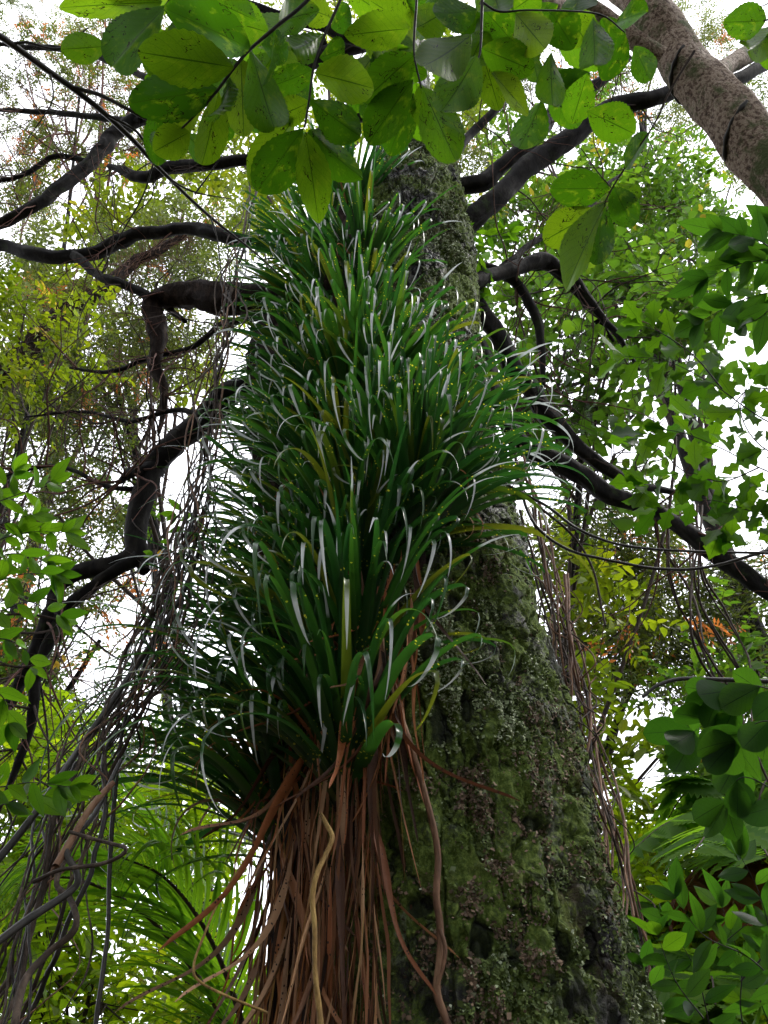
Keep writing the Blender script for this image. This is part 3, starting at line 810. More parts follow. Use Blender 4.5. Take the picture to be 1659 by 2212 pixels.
BUND = np.array([[-90, 2400, 2.05], [-20, 2212, 2.15], [70, 1960, 2.25], [165, 1720, 2.35], [265, 1530, 2.45], [355, 1330, 2.5], [412, 1130, 2.55], [450, 960, 2.6], [480, 760, 2.65], [508, 600, 2.7], [535, 450, 2.75], [560, 330, 2.8]])
for k in range(17):
    ph, w0 = random.random() * 6.28, random.choice([3.5, 4, 5, 6, 7, 8, 10])
    amp = random.uniform(0.25, 1.0)
    fr = random.uniform(0.7, 1.9)
    ctl = []
    spread = [150, 130, 100, 85, 70, 55, 40, 36, 28, 22, 18, 14]
    off = random.uniform(-1, 1)
    for i_, (u, v, Y) in enumerate(BUND):
        du = spread[i_] * (off * 0.45 + 0.6 * amp * math.sin(ph + i_ * fr)) 
        ctl.append((u + du, v + random.uniform(-8, 8), Y + 0.10 * math.cos(ph + i_ * fr) * spread[i_] / 60 + off * 0.06, w0 * (1 - 0.045 * i_) * (1.25 if i_ < 4 else 1)))
    kk = random.choice([0, 2, 4, 4, 5, 5])
    vine(ctl[: len(ctl) - kk], ('grey-brown' if k % 4 else 'near-black') + ' liana twisted into the slanting bundle beside the strap-leaf plants', M_vine if k % 4 else M_darkstem, 'lianas of the slanting bundle', seed=k * 1.7, wob=0.045, n=12)
for k in range(18):
    i_a = random.randint(0, 4); i_b = min(len(BUND) - 1, i_a + random.randint(3, 6))
    ctl = []
    ph, fr, o_ = random.random() * 6.28, random.uniform(0.8, 2.0), random.uniform(-0.9, 1.4)
    for i_ in range(i_a, i_b + 1):
        u, v, Y = BUND[i_]
        sp = [150, 130, 110, 95, 85, 75, 60, 50, 40, 34, 28, 20][i_]
        for f_ in (0, 0.5):
            if i_ == len(BUND) - 1 and f_: continue
            nu_, nv_, nY = BUND[min(i_ + 1, len(BUND) - 1)]
            ctl.append((u * (1 - f_) + nu_ * f_ + sp * (o_ * 0.6 + 0.5 * math.sin(ph + (i_ + f_) * fr * 2)) + random.uniform(-10, 10), v * (1 - f_) + nv_ * f_, Y * (1 - f_) + nY * f_ + 0.15 * math.cos(ph + i_ * fr), random.uniform(2.5, 5)))
    vine(ctl, 'hair-thin %s strand tangled round the slanting liana bundle' % ('reddish-brown' if k % 2 else 'dark'), M_brownvine if k % 2 else M_vine, 'fine strands of the slanting bundle', seed=300 + k, sides=5, wob=0.03)
SOLO = [
 ([(-40, 2060, 1.9, 18), (60, 1985, 1.95, 18), (150, 1925, 2.0, 16), (165, 1890, 2.0, 15), (140, 1830, 2.02, 14), (200, 1760, 2.1, 12), (260, 1640, 2.2, 10)], 'thick dark liana crossing the slanting bundle near its foot', M_darkstem),
 ([(20, 2260, 1.9, 18), (45, 2130, 1.95, 18), (100, 2060, 2.0, 15), (150, 2020, 2.0, 16), (163, 1985, 2.0, 14), (150, 1940, 2.05, 13), (120, 1900, 2.1, 12), (170, 1800, 2.2, 12)], 'thick liana with a swollen foot that bends in an elbow', M_vine),
 ([(70, 1905, 2.0, 9), (130, 1880, 1.98, 9), (215, 1868, 1.95, 9), (262, 1848, 1.92, 9), (268, 1832, 1.92, 9), (235, 1822, 1.95, 8), (150, 1798, 2.0, 8)], 'thin liana that loops out sideways from the bundle', M_vine),
 ([(120, 1870, 2.0, 17), (185, 1760, 2.05, 16), (215, 1720, 2.08, 15), (244, 1690, 2.1, 12)], 'short broken brown stem end sticking up from the bundle', M_brownvine),
 ([(-30, 1890, 2.1, 18), (60, 1780, 2.15, 17), (130, 1680, 2.2, 16), (190, 1590, 2.3, 15), (300, 1430, 2.4, 13), (400, 1270, 2.5, 11), (450, 1130, 2.6, 9)], 'smooth dark liana running along the outer side of the bundle', M_darkstem),
 ([(200, 2300, 2.3, 12), (205, 2212, 2.3, 11), (218, 2120, 2.3, 11), (231, 2010, 2.35, 10), (236, 1885, 2.4, 10), (246, 1740, 2.45, 10), (268, 1560, 2.5, 8), (330, 1380, 2.6, 7), (420, 1100, 2.75, 6)], 'straight dark jointed stem standing upright in front of the palm fronds', M_darkstem),
 ([(838, 688, 2.45, 11), (823, 697, 2.44, 11), (815, 720, 2.43, 10), (828, 745, 2.43, 9), (870, 800, 2.43, 10), (930, 865, 2.43, 10), (985, 930, 2.44, 10), (1010, 975, 2.44, 7.5), (1060, 1020, 2.44, 6.75), (1110, 1055, 2.44, 6.75), (1180, 1092, 2.42, 6.75), (1255, 1146, 2.4, 6.75), (1355, 1181, 2.4, 6.0), (1500, 1192, 2.38, 6.0), (1659, 1196, 2.35, 6.0), (1800, 1210, 2.3, 8)], 'thin liana with a hooked pale tip that sweeps across the trunk', M_darkstem),
 ([(1125, 1040, 2.5, 8), (1140, 1106, 2.5, 6.75), (1170, 1151, 2.5, 6.75), (1230, 1191, 2.48, 6.75), (1330, 1216, 2.46, 6.75), (1430, 1231, 2.44, 6.75), (1530, 1226, 2.42, 6.75), (1659, 1190, 2.4, 8), (1780, 1150, 2.4, 8)], 'second thin liana sagging below the hooked one', M_darkstem),
 ([(1090, 860, 2.9, 7), (1110, 960, 2.95, 7), (1130, 1060, 3.0, 7), (1230, 1150, 3.2, 6), (1280, 1230, 3.3, 5), (1308, 1350, 3.3, 5)], 'short dark twig hanging beside the trunk edge and ending free', M_twig),
 ([(1390, 1506, 1.9, 8), (1420, 1482, 1.9, 8), (1470, 1466, 1.9, 9), (1560, 1468, 1.9, 10), (1659, 1471, 1.9, 10), (1800, 1480, 1.9, 10)], 'dark horizontal twig ending above the round dark leaves', M_darkstem),
 ([(835, 1360, 2.45, 10), (850, 1430, 2.42, 11), (868, 1540, 2.38, 12), (890, 1610, 2.36, 13), (905, 1665, 2.36, 13), (928, 1750, 2.37, 14), (947, 1840, 2.38, 15), (944, 1930, 2.38, 16), (953, 2010, 2.39, 17), (950, 2080, 2.39, 16), (945, 2140, 2.39, 18), (960, 2190, 2.39, 18), (985, 2250, 2.38, 18)], 'reddish-brown climbing stem lying down the mossy bark', M_brownvine),
 ([(952, 2010, 2.37, 9), (963, 2050, 2.365, 9), (958, 2090, 2.365, 9), (946, 2130, 2.37, 9)], 'short side strand looping off the reddish climbing stem', M_brownvine),
 ([(690, 1760, 2.25, 9), (703, 1784, 2.24, 10), (714, 1812, 2.23, 11), (700, 1850, 2.22, 11), (682, 1890, 2.2, 12), (673, 1940, 2.2, 12), (679, 2010, 2.2, 12), (681, 2110, 2.2, 12), (693, 2205, 2.2, 14), (700, 2300, 2.2, 14)], 'yellow jointed stem hanging in front of the dead leaf skirt', M_stemy),
 ([(556, 1818, 2.45, 5), (480, 1940, 2.3, 5), (440, 2030, 2.25, 5.5), (420, 2095, 2.2, 6), (435, 2125, 2.2, 6), (490, 2155, 2.2, 6), (580, 2190, 2.25, 6)], 'slender green stem curving out from the skirt and back', M_stemy),
]
for k, (c, lab, mt) in enumerate(SOLO):
    vine(c, lab, mt, seed=50 + k, wob=0.004)
# curtain of hanging lianas past the other side of the trunk
for k in range(13):
    ph, o_ = random.random() * 6.28, random.uniform(-1, 1)
    ctl = []
    for i_, (u, v, Y) in enumerate([(1105, 960, 3.45), (1150, 1100, 3.45), (1185, 1240, 3.45), (1212, 1350, 3.45), (1232, 1460, 3.45), (1252, 1560, 3.45), (1275, 1660, 3.45), (1308, 1770, 3.4), (1335, 1880, 3.4), (1360, 1990, 3.4), (1395, 2120, 3.4)]):
        ctl.append((u + o_ * 30 + 16 * math.sin(ph + i_ * 1.3) + random.uniform(-5, 5), v, Y + 0.12 * math.cos(ph + i_ * 1.1), random.uniform(4.5, 7.5)))
    vine(ctl[random.randint(0, 3): random.randint(8, 11)], 'thin %s liana in the curtain hanging past the lit edge of the trunk' % ('reddish-brown' if k % 4 else 'dark grey-brown'), M_brownvine if k % 4 else M_vine, 'lianas of the hanging curtain', seed=80 + k, sides=6)
for k in range(11):
    ph, fr, o_ = random.random() * 6.28, random.uniform(1.5, 3.2), random.uniform(-1, 1)
    v0, v1 = sorted((random.uniform(1080, 1500), random.uniform(1500, 2050)))
    nn = int((v1 - v0) / 45) + 3
    ctl = []
    for i_ in range(nn):
        v = v0 + (v1 - v0) * i_ / (nn - 1)
        u = np.interp(v, [960, 1240, 1460, 1660, 1880, 2120], [1105, 1185, 1232, 1275, 1335, 1395])
        ctl.append((u + o_ * 45 + 22 * math.sin(ph + i_ * fr) + random.uniform(-8, 8), v, 3.45 + 0.15 * math.cos(ph + i_ * 1.1), random.uniform(2.2, 4)))
    vine(ctl, 'hair-thin tangled %s strand among the lianas hanging past the lit trunk edge' % ('reddish-brown' if k % 2 else 'blackish'), M_brownvine if k % 2 else M_twig, 'fine strands of the hanging curtain', seed=400 + k, sides=5, wob=0.02)
for k in range(9):
    ph = random.random() * 6.28
    u0 = random.uniform(1390, 1500)
    ctl = [(u0 + (i_ * 22) + 24 * math.sin(ph + i_ * 1.2), 1090 + i_ * 75, 4.4 + 0.2 * math.cos(ph + i_), random.uniform(4, 7)) for i_ in range(random.randint(5, 10))]
    vine(ctl, 'tangled dark liana hanging among the far trees below the forked limb', M_twig, 'tangled far lianas', seed=120 + k, sides=5)

# ------------------------------------------------------------------ mottled leaning trunk over the viewer
c = at(1900, 760, 1.7)
lean = empty('leaning_tree', (c[0], c[1], gz1(c[0], c[1])), 'leaning trunk with pinkish mottled bark crossing the upper corner', 'tree')
b, pth, r_ = limb([(2050, 900, 1.75, 140), (1800, 520, 1.65, 128), (1659, 345, 1.55, 118), (1580, 250, 1.48, 108), (1510, 175, 1.42, 98), (1450, 100, 1.36, 88), (1405, 40, 1.3, 84), (1360, -30, 1.25, 78), (1290, -120, 1.2, 66)], M_mottle, 28, 16, 0.26, 0.02, 3)
base_ = [np.array([pth[0][0] + 0.5, pth[0][1] + 0.05, gz1(pth[0][0] + 0.5, 1.8) - 0.1]), np.array([pth[0][0] + 0.22, pth[0][1] + 0.02, pth[0][2] - 0.5]), pth[0]]
b.tube(smooth(base_, 8), np.linspace(r_[0] * 1.2, r_[0], 17), 28, 0.5, 0.1)
part('trunk', b.mesh('trunk', M_mottle), lean)
for c, m_, lab in [
    ([(1430, 125, 1.34, 44), (1385, 95, 1.3, 42), (1330, 55, 1.26, 38), (1280, 20, 1.22, 34), (1230, 5, 1.2, 34), (1195, 22, 1.18, 38), (1178, 15, 1.17, 34), (1160, -20, 1.15, 26)], M_mottle, 0),
    ([(1545, 165, 1.5, 42), (1580, 140, 1.55, 40), (1620, 115, 1.6, 38), (1690, 85, 1.65, 34), (1800, 60, 1.7, 26)], M_mottle, 0),
    ([(1540, 190, 1.55, 30), (1610, 165, 1.6, 28), (1700, 110, 1.7, 26)], M_branch, 0)]:
    b, pth2, r2 = limb(c, m_, 16, 8, 0.2, 0.008, 7)
    part('branch', b.mesh('branch', m_), lean)
# dark climbing roots wound round it
for kq, (uu, vv, a0, a1, sh) in enumerate([(1500, 165, -2.7, 0.5, 0.10), (1625, 305, -2.7, 0.6, 0.12), (1400, 35, -2.6, 0.3, 0.08)]):
    tgt = at(uu, vv, 1.45)
    i_ = int(np.argmin([np.linalg.norm(unit(q_ - CAM) - unit(tgt - CAM)) for q_ in pth]))
    t = unit(pth[i_ + 1] - pth[i_ - 1]); n1 = unit(CAM - pth[i_]); n1 = unit(n1 - t * np.dot(n1, t)); n2 = np.cross(t, n1)
    aa_ = np.linspace(a0, a1, 26)
    Pq = [pth[i_] + (r_[i_] * 1.05) * (math.cos(x_) * n1 + math.sin(x_) * n2) + t * sh * (x_ - (a0 + a1) / 2) * 0.55 for x_ in aa_]
    b = MB(); b.tube(np.array(Pq), np.linspace(0.011, 0.009, 26) * (1 + 0.25 * np.sin(np.arange(26) * 1.7)), 8, 0.5, 0.3, kq)
    part('wound_root', b.mesh('wound_root', M_darkstem), lean)

shag_ = empty('shaggy_leaning_tree', (at(-420, 1700, 5.2)[0], 5.2, gz1(at(-420, 1700, 5.2)[0], 5.2)), 'dark shaggy leaning trunk crossing the far left edge under yellow-green leaves', 'tree')
b, pth_s, r_s = limb([(-700, 1700, 5.2, 100), (-330, 1120, 5.2, 74), (-80, 870, 5.2, 58), (20, 790, 5.2, 50), (90, 730, 5.2, 44), (160, 670, 5.2, 38), (230, 620, 5.2, 28), (310, 560, 5.2, 22), (400, 500, 5.2, 10)], M_shag, 24, 12, 0.6, 0.05, 21)
part('trunk', b.mesh('trunk', M_shag), shag_)
b = MB(); twiglets(b, pth_s, 320, 0.15, 0.55, 0.006, 3, 0.3)
part('root_fringe', b.mesh('root_fringe', M_brownvine), shag_)

# ------------------------------------------------------------------ thin bare branch across the upper corner
c = at(0, 78, 1.0)
tw = empty('bare_branch', pd(-60, 40, 1.7), 'thin dark bare branch running diagonally from the corner towards the tufts', 'branch')
for k, c in enumerate([
    [(-90, 20, 1.65, 16), (0, 78, 1.7, 15), (100, 150, 1.75, 14), (190, 215, 1.8, 13), (280, 295, 1.85, 11), (350, 370, 1.9, 9), (450, 465, 1.95, 7), (550, 545, 2.0, 4), (600, 590, 2.05, 2)],
    [(150, 187, 1.78, 9), (215, 205, 1.78, 9), (275, 235, 1.78, 8), (330, 262, 1.8, 6), (420, 280, 1.85, 4)],
    [(235, 250, 1.8, 7), (290, 280, 1.82, 6), (330, 318, 1.85, 5), (420, 330, 1.9, 3)],
    [(332, 350, 1.88, 4), (310, 420, 1.9, 3.5), (265, 500, 1.92, 3), (240, 545, 1.92, 2)],
    [(370, 390, 1.9, 5), (420, 415, 1.9, 4), (500, 430, 1.92, 2)],
    [(420, 420, 1.92, 4), (450, 380, 1.9, 3), (480, 335, 1.88, 2)],
    [(455, 470, 1.95, 4), (470, 520, 1.95, 3), (480, 600, 1.95, 2.5), (500, 650, 1.95, 2)],
    [(20, 95, 1.72, 7), (60, 92, 1.7, 6), (130, 105, 1.7, 5), (190, 60, 1.7, 3)],
    [(110, 160, 1.75, 4), (112, 220, 1.74, 3), (60, 300, 1.74, 2)]]):
    v0 = [(u, v, 0, w) for (u, v, d, w) in c]
    P = np.array([[*pd(u, v, d), w * d / F / 2] for (u, v, d, w) in c])
    C = smooth(P, 7)
    b = MB(); b.tube(C[:, :3], np.maximum(C[:, 3], 0.0008), 7, 0.5, 0.2, k)
    part('twig' if k else 'branch', b.mesh('twig', M_darkstem), tw)

# ------------------------------------------------------------------ broad leaves hanging over the viewer
bigs = []
for k in range(7):
    bigs.append(blade('broad_leaf', M_big, p_obov if k % 2 else p_ell, 1.0, 1.0, 64, 9, 0.14 + 0.05 * (k % 3), 0.05 + 0.07 * (k % 4), 0.022, 10 + k, 0.03, k, blunt=True, ribs=0.0 if k != 3 else 0.012))
def face_cam(p, tilt=0.0):
    """blade lit from above seen from below: its upper face looks away from the viewer"""
    return unit(np.asarray(p) - CAM) + np.array([random.gauss(0, tilt), random.gauss(0, tilt), 0.25 + random.gauss(0, tilt)])
def stem_of(parent, pts, mat=M_darkstem, name='stem'):
    P = np.array([[*pd(u, v, d), w * d / F / 2] for (u, v, d, w) in pts])
    C = smooth(P, 7)
    b = MB(); b.tube(C[:, :3], np.maximum(C[:, 3], 0.0006), 7, 0.5, 0.1)
    return part(name, b.mesh(name, mat), parent)
def big_leaf(parent, bu, bv, tu, tv, w, d, roll=None, mat_i=None, tilt=0.12, slope=None):
    d2 = d + (random.uniform(-0.10, 0.10) if slope is None else slope)
    p0, p1 = pd(bu, bv, d), pd(tu, tv, d2)
    ln = np.linalg.norm(p1 - p0)
    ws = 0.97 * (w * d / F) / ln
    M = frame(p0, p1, face_cam(p0, tilt), random.gauss(0, 0.18) if roll is None else roll, None, ws)
    return place('leaf', bigs[mat_i] if mat_i is not None else random.choice(bigs[:3] + bigs[4:]), parent, M)

B1 = empty('leafy_branch', pd(665, 0, 1.45), 'leafy twig with large dark overlapping leaves hanging nearest the upper left corner', 'branch')
stem_of(B1, [(760, -110, 1.45, 9), (665, 0, 1.45, 8), (600, 55, 1.45, 8), (542, 105, 1.45, 7), (505, 147, 1.45, 7), (470, 195, 1.46, 6), (425, 245, 1.48, 5), (385, 285, 1.5, 4), (345, 320, 1.5, 2)])
for a_ in [(505, 145, 297, 112, 112, 1.40), (470, 192, 275, 225, 100, 1.46), (540, 105, 362, 15, 118, 1.42), (542, 107, 595, 300, 95, 1.5), (495, 165, 490, 296, 62, 1.46, 0.9, 3),
           (472, 195, 443, 360, 78, 1.48, 0.4), (410, 285, 332, 328, 76, 1.5), (435, 230, 352, 272, 72, 1.55), (520, 125, 528, 300, 90, 1.6), (592, 65, 595, 192, 46, 1.45, 1.0, 3), (555, 45, 448, -5, 80, 1.5),
           (600, 50, 665, 22, 74, 1.5), (385, 285, 330, 330, 60, 1.6), (540, 150, 440, 200, 80, 1.7), (450, 240, 500, 300, 70, 1.7), (400, 290, 470, 350, 60, 1.62), (580, 70, 480, 40, 90, 1.7), (565, 95, 640, 110, 70, 1.66)]:
    big_leaf(B1, *a_)
B2 = empty('leafy_branch', pd(735, 0, 1.55), 'leafy twig ending in three long pale veined leaves that hang lowest', 'branch')
stem_of(B2, [(790, -130, 1.5, 8), (735, 0, 1.5, 7), (700, 80, 1.5, 6), (678, 145, 1.5, 6), (668, 215, 1.5, 5), (658, 275, 1.5, 5)])
for a_ in [(700, 72, 605, 138, 70, 1.6, 0.3, 3), (677, 150, 600, 188, 66, 1.6, 0.3, 3), (670, 220, 608, 252, 66, 1.62, 0.3, 3), (690, 125, 750, 105, 62, 1.6), (680, 158, 812, 190, 94, 1.48, 0.1), (670, 215, 775, 298, 90, 1.5),
           (655, 277, 558, 412, 104, 1.48), (660, 285, 690, 482, 82, 1.45), (668, 280, 768, 392, 92, 1.52), (655, 280, 622, 400, 70, 1.6), (640, 250, 528, 402, 80, 1.65), (715, 60, 760, 20, 60, 1.6), (720, 40, 650, 10, 70, 1.66)]:
    big_leaf(B2, *a_)
B3 = empty('leafy_branch', pd(900, 0, 1.5), 'leafy twig with a straight vertical stem hanging in front of the trunk top', 'branch')
stem_of(B3, [(905, -140, 1.5, 7), (900, 0, 1.5, 6), (896, 60, 1.5, 6), (895, 120, 1.5, 5), (910, 190, 1.5, 4)])
for a_ in [(884, 62, 757, 72, 82, 1.5), (896, 118, 785, 215, 92, 1.5), (893, 170, 795, 305, 92, 1.5), (914, 190, 988, 357, 92, 1.48), (890, 60, 800, 0, 80, 1.6), (893, 130, 830, 180, 80, 1.6), (900, 60, 960, 30, 80, 1.6), (893, 200, 840, 330, 80, 1.58), (905, 185, 940, 290, 70, 1.6)]:
    big_leaf(B3, *a_)
B4 = empty('leafy_branch', pd(1040, 0, 1.45), 'leafy twig with broad dark leaves under the bent pale branch', 'branch')
stem_of(B4, [(1050, -130, 1.45, 8), (1042, 0, 1.45, 7), (1038, 105, 1.45, 5), (1030, 130, 1.45, 3)])
stem_of(B4, [(1042, 5, 1.45, 5), (1080, 25, 1.45, 5), (1150, 22, 1.45, 4), (1290, 30, 1.5, 4), (1350, 70, 1.5, 3)])
for a_ in [(1030, 20, 930, 42, 84, 1.44), (1017, 75, 893, 178, 104, 1.42), (1030, 120, 948, 270, 100, 1.44), (1040, 105, 1154, 152, 84, 1.42), (1062, 157, 1146, 247, 62, 1.44, 0.7), (1190, 112, 1190, 242, 66, 1.5), (1280, 35, 1290, 162, 78, 1.46),
           (1350, 75, 1302, 174, 68, 1.5), (1115, 30, 1182, 112, 88, 1.46), (1190, 25, 1240, 100, 84, 1.5), (1370, 100, 1407, 178, 56, 1.52), (1150, 115, 1162, 188, 44, 1.52), (1045, 20, 1110, 90, 80, 1.55), (1080, 25, 1060, -30, 90, 1.5),
           (1110, 20, 1170, -20, 80, 1.5), (1220, 25, 1270, 90, 80, 1.58), (1240, 28, 1260, -30, 80, 1.5), (1050, 60, 1010, 150, 80, 1.6), (1160, 30, 1130, 120, 70, 1.6), (1040, 110, 1080, 240, 70, 1.62), (1330, 50, 1390, 20, 70, 1.55), (1300, 40, 1340, 130, 70, 1.6)]:
    big_leaf(B4, *a_)
B5 = empty('leafy_branch', pd(1445, 200, 1.5), 'drooping leafy twig with insect-holed olive leaves below the mottled trunk', 'branch')
stem_of(B5, [(1500, 110, 1.5, 6), (1445, 200, 1.5, 5), (1415, 265, 1.5, 4), (1365, 340, 1.5, 4), (1325, 402, 1.5, 4), (1297, 455, 1.5, 3), (1265, 520, 1.5, 2)], M_twig)
stem_of(B5, [(1320, 405, 1.5, 3), (1290, 370, 1.5, 2.5), (1255, 320, 1.5, 2)], M_twig)
for a_ in [(1268, 240, 1366, 285, 86, 1.5), (1317, 407, 1187, 408, 82, 1.5), (1297, 452, 1175, 520, 88, 1.5), (1325, 402, 1368, 492, 66, 1.5), (1352, 365, 1397, 288, 58, 1.48, 0.8), (1310, 435, 1212, 632, 84, 1.48), (1300, 440, 1290, 590, 66, 1.55), (1330, 395, 1380, 440, 50, 1.55)]:
    big_leaf(B5, *a_)
B6 = empty('leafy_branch', pd(1700, 30, 1.5), 'single dark leaf spray at the very upper right corner', 'branch')
stem_of(B6, [(1760, 0, 1.5, 6), (1700, 30, 1.5, 5), (1650, 45, 1.5, 4)])
for a_ in [(1655, 45, 1566, 48, 76, 1.5), (1690, 50, 1600, 130, 70, 1.6), (1680, 60, 1660, 150, 66, 1.55)]:
    big_leaf(B6, *a_)
for Bq, u0, u1, nn in ((B1, 330, 640, 13), (B2, 600, 830, 10), (B3, 800, 960, 9), (B4, 940, 1330, 18)):
    for k in range(nn):
        u, v = random.uniform(u0, u1), random.uniform(-40, 130) if k % 3 else random.uniform(60, 220)
        a_ = random.uniform(0.3, 2.8)
        ln = random.uniform(110, 150)
        big_leaf(Bq, u, v, u + math.cos(a_) * ln, v + math.sin(a_) * ln, random.uniform(64, 84), random.uniform(1.65, 2.0))
# leaves of a twig further up and left, lit through
B7 = empty('leafy_branch', pd(360, 0, 1.7), 'light green mottled leaf spray touching the top edge', 'branch')
stem_of(B7, [(420, -100, 1.7, 6), (360, 8, 1.7, 4), (300, 60, 1.7, 3), (232, 100, 1.7, 2)])
for a_ in [(360, 12, 225, 150, 98, 1.62), (350, 5, 134, 12, 74, 1.7), (232, 100, 129, 107, 62, 1.7), (300, 60, 240, 160, 70, 1.75), (380, 0, 300, -30, 80, 1.7), (330, 30, 330, 170, 60, 1.78), (290, 90, 390, 130, 90, 1.8)]:
    big_leaf(B7, *a_)

# ------------------------------------------------------------------ shrubs close by, leaf by leaf
def lset(name, mat, prof, wid, n=4, **kw):
    return [blade(name, mat, prof, 1.0, wid, kw.get('nu', 12), kw.get('nv', 5), 0.12 + 0.06 * k, 0.06 + 0.08 * k, 0.012, kw.get('teeth', 8), kw.get('tooth', 0.0), 300 + k) for k in range(n)]
S_lobed = lset('lobed_leaf', M_lobed, p_lobed, 0.62, 4, nu=18, teeth=9, tooth=0.08)
S_lance = lset('lance_leaf', M_lobed, p_lance, 0.40, 4)
S_dark = lset('dark_leaf', M_darkleaf, p_lance, 0.40, 4)
S_round = lset('round_leaf', M_darkleaf, p_obov, 0.72, 4)
S_yel = lset('yellow_leaf', M_yellow, p_lance, 0.42, 2)
def shrub(label, meshes, stems, lenpx, gap, d, cat='shrub', name='leafy_shrub', spread=1.0, yellow=0.0, tilt=0.35, stem_w=4, mat=M_darkstem, whorl=False, dvar=0.1):
    s0 = stems[0]
    root = empty(name, pd(s0[0][0], s0[0][1], d), label, cat)
    for st in stems:
        dd = d + random.uniform(-dvar, dvar)
        P = smooth(np.array([[u, v, dd + 0.03 * k] for k, (u, v) in enumerate(st)], float), 10)
        wr = np.linspace(stem_w, 1.2, len(P))
        C = np.array([pd(*q_) for q_ in P])
        b = MB(); b.tube(C, wr * dd / F / 2, 6, 0.5, 0.15)
        part('stem', b.mesh('stem', mat), root)
        acc, side = 0, 1
        seg = np.linalg.norm(np.diff(P[:, :2], axis=0), axis=1)
        tot = seg.sum()
        run = 0
        for k in range(len(P) - 1):
            acc += seg[k]; run += seg[k]
            if run < tot * 0.08: continue
            while acc > gap:
                acc -= gap
                side = -side
                t = unit(P[k + 1, :2] - P[k, :2])
                for _ in range(random.choice([1, 1, 2]) if not whorl else random.choice([3, 4, 5])):
                    a_ = side * random.uniform(0.35, 1.35) * spread if not whorl else random.uniform(-1.9, 1.9)
                    dx = t[0] * math.cos(a_) - t[1] * math.sin(a_)
                    dy = t[0] * math.sin(a_) + t[1] * math.cos(a_) + 0.2
                    ln = random.uniform(*lenpx)
                    u, v, q_ = P[k]
                    p0 = pd(u, v, q_)
                    p1 = pd(u + dx * ln, v + dy * ln, q_ + random.gauss(0, 0.04) + 0.02)
                    sc = ln * q_ / F
                    M = frame(p0, p1, face_cam(p0, tilt), random.gauss(0, 0.3), sc, random.uniform(0.85, 1.15))
                    place('leaf', random.choice(S_yel if random.random() < yellow else meshes), root, M)
        u, v, q_ = P[-1]
        t = unit(P[-1, :2] - P[-3, :2])
        for a_ in (-0.6, 0, 0.6):
            ln = random.uniform(*lenpx)
            dx = t[0] * math.cos(a_) - t[1] * math.sin(a_); dy = t[0] * math.sin(a_) + t[1] * math.cos(a_)
            p0 = pd(u, v, q_); p1 = pd(u + dx * ln, v + dy * ln, q_ + random.gauss(0, 0.05))
            place('leaf', random.choice(meshes), root, frame(p0, p1, face_cam(p0, tilt), random.gauss(0, 0.3), ln * q_ / F, 1))
    return root

shrub('bright green lobed-leaf branch reaching in above the sagging lianas', S_lobed,
      [[(1760, 1060), (1640, 1010), (1540, 960), (1450, 930), (1380, 940)], [(1760, 960), (1640, 900), (1540, 830), (1440, 780), (1350, 770)],
       [(1560, 840), (1500, 770), (1430, 720), (1390, 705)], [(1760, 1150), (1640, 1110), (1530, 1080), (1420, 1100)], [(1640, 1010), (1560, 1040), (1480, 1020), (1400, 1050)],
       [(1700, 850), (1620, 840), (1560, 900), (1500, 900)], [(1720, 1000), (1640, 960), (1600, 890), (1620, 820)], [(1720, 1120), (1650, 1060), (1590, 1080), (1560, 1140)]], (46, 82), 25, 2.1, dvar=0.3, tilt=0.55)
shrub('dark glossy narrow-leaf branch hanging at the edge above the lobed leaves', S_dark,
      [[(1800, 560), (1690, 560), (1600, 570), (1530, 600)], [(1780, 640), (1680, 630), (1600, 650), (1520, 690)], [(1690, 560), (1640, 520), (1560, 500)], [(1700, 620), (1650, 680), (1610, 700)], [(1740, 480), (1680, 500), (1620, 530)]], (68, 100), 26, 1.7, dvar=0.1)
shrub('dark round-leaf sprig below the horizontal twig', S_round,
      [[(1760, 1500), (1650, 1500), (1560, 1540), (1500, 1580)], [(1760, 1620), (1650, 1610), (1560, 1650), (1500, 1610)], [(1740, 1760), (1660, 1700), (1600, 1680), (1570, 1730)], [(1700, 1500), (1620, 1480), (1560, 1500)], [(1720, 1560), (1640, 1560), (1590, 1600)]], (76, 108), 60, 1.8, tilt=0.4, dvar=0.2)
shrub('light green pointed-leaf shrub in the lower right corner', S_lance[:2] + S_dark,
      [[(1560, 2330), (1530, 2200), (1500, 2090), (1440, 1990)], [(1500, 2090), (1560, 2040), (1620, 1990)], [(1620, 2300), (1600, 2180), (1600, 2080), (1560, 1960)], [(1440, 2300), (1430, 2200), (1390, 2090)], [(1700, 2150), (1620, 2070), (1520, 2020), (1460, 1940)], [(1600, 2120), (1660, 2040), (1640, 1930), (1600, 1850)], [(1520, 2200), (1460, 2120), (1420, 2020)], [(1680, 2250), (1640, 2150), (1650, 2050)]], (56, 88), 30, 2.1, yellow=0.0, dvar=0.3, tilt=0.5)
shrub('light green pointed-leaf branch at the edge beside the forked black limb', S_lance,
      [[(-120, 1130), (-20, 1090), (60, 1060), (110, 1040)], [(-120, 1190), (-20, 1170), (60, 1150), (140, 1150)], [(-120, 1280), (-20, 1260), (50, 1240), (120, 1240)], [(-100, 1330), (0, 1320), (60, 1300), (130, 1330)], [(-60, 1250), (10, 1200), (60, 1200), (100, 1215)], [(-80, 1120), (0, 1060), (30, 1020)], [(-80, 1400), (0, 1380), (50, 1400), (70, 1440)], [(-80, 1160), (10, 1130), (70, 1110)]], (42, 68), 24, 1.7, yellow=0.0, tilt=0.5)
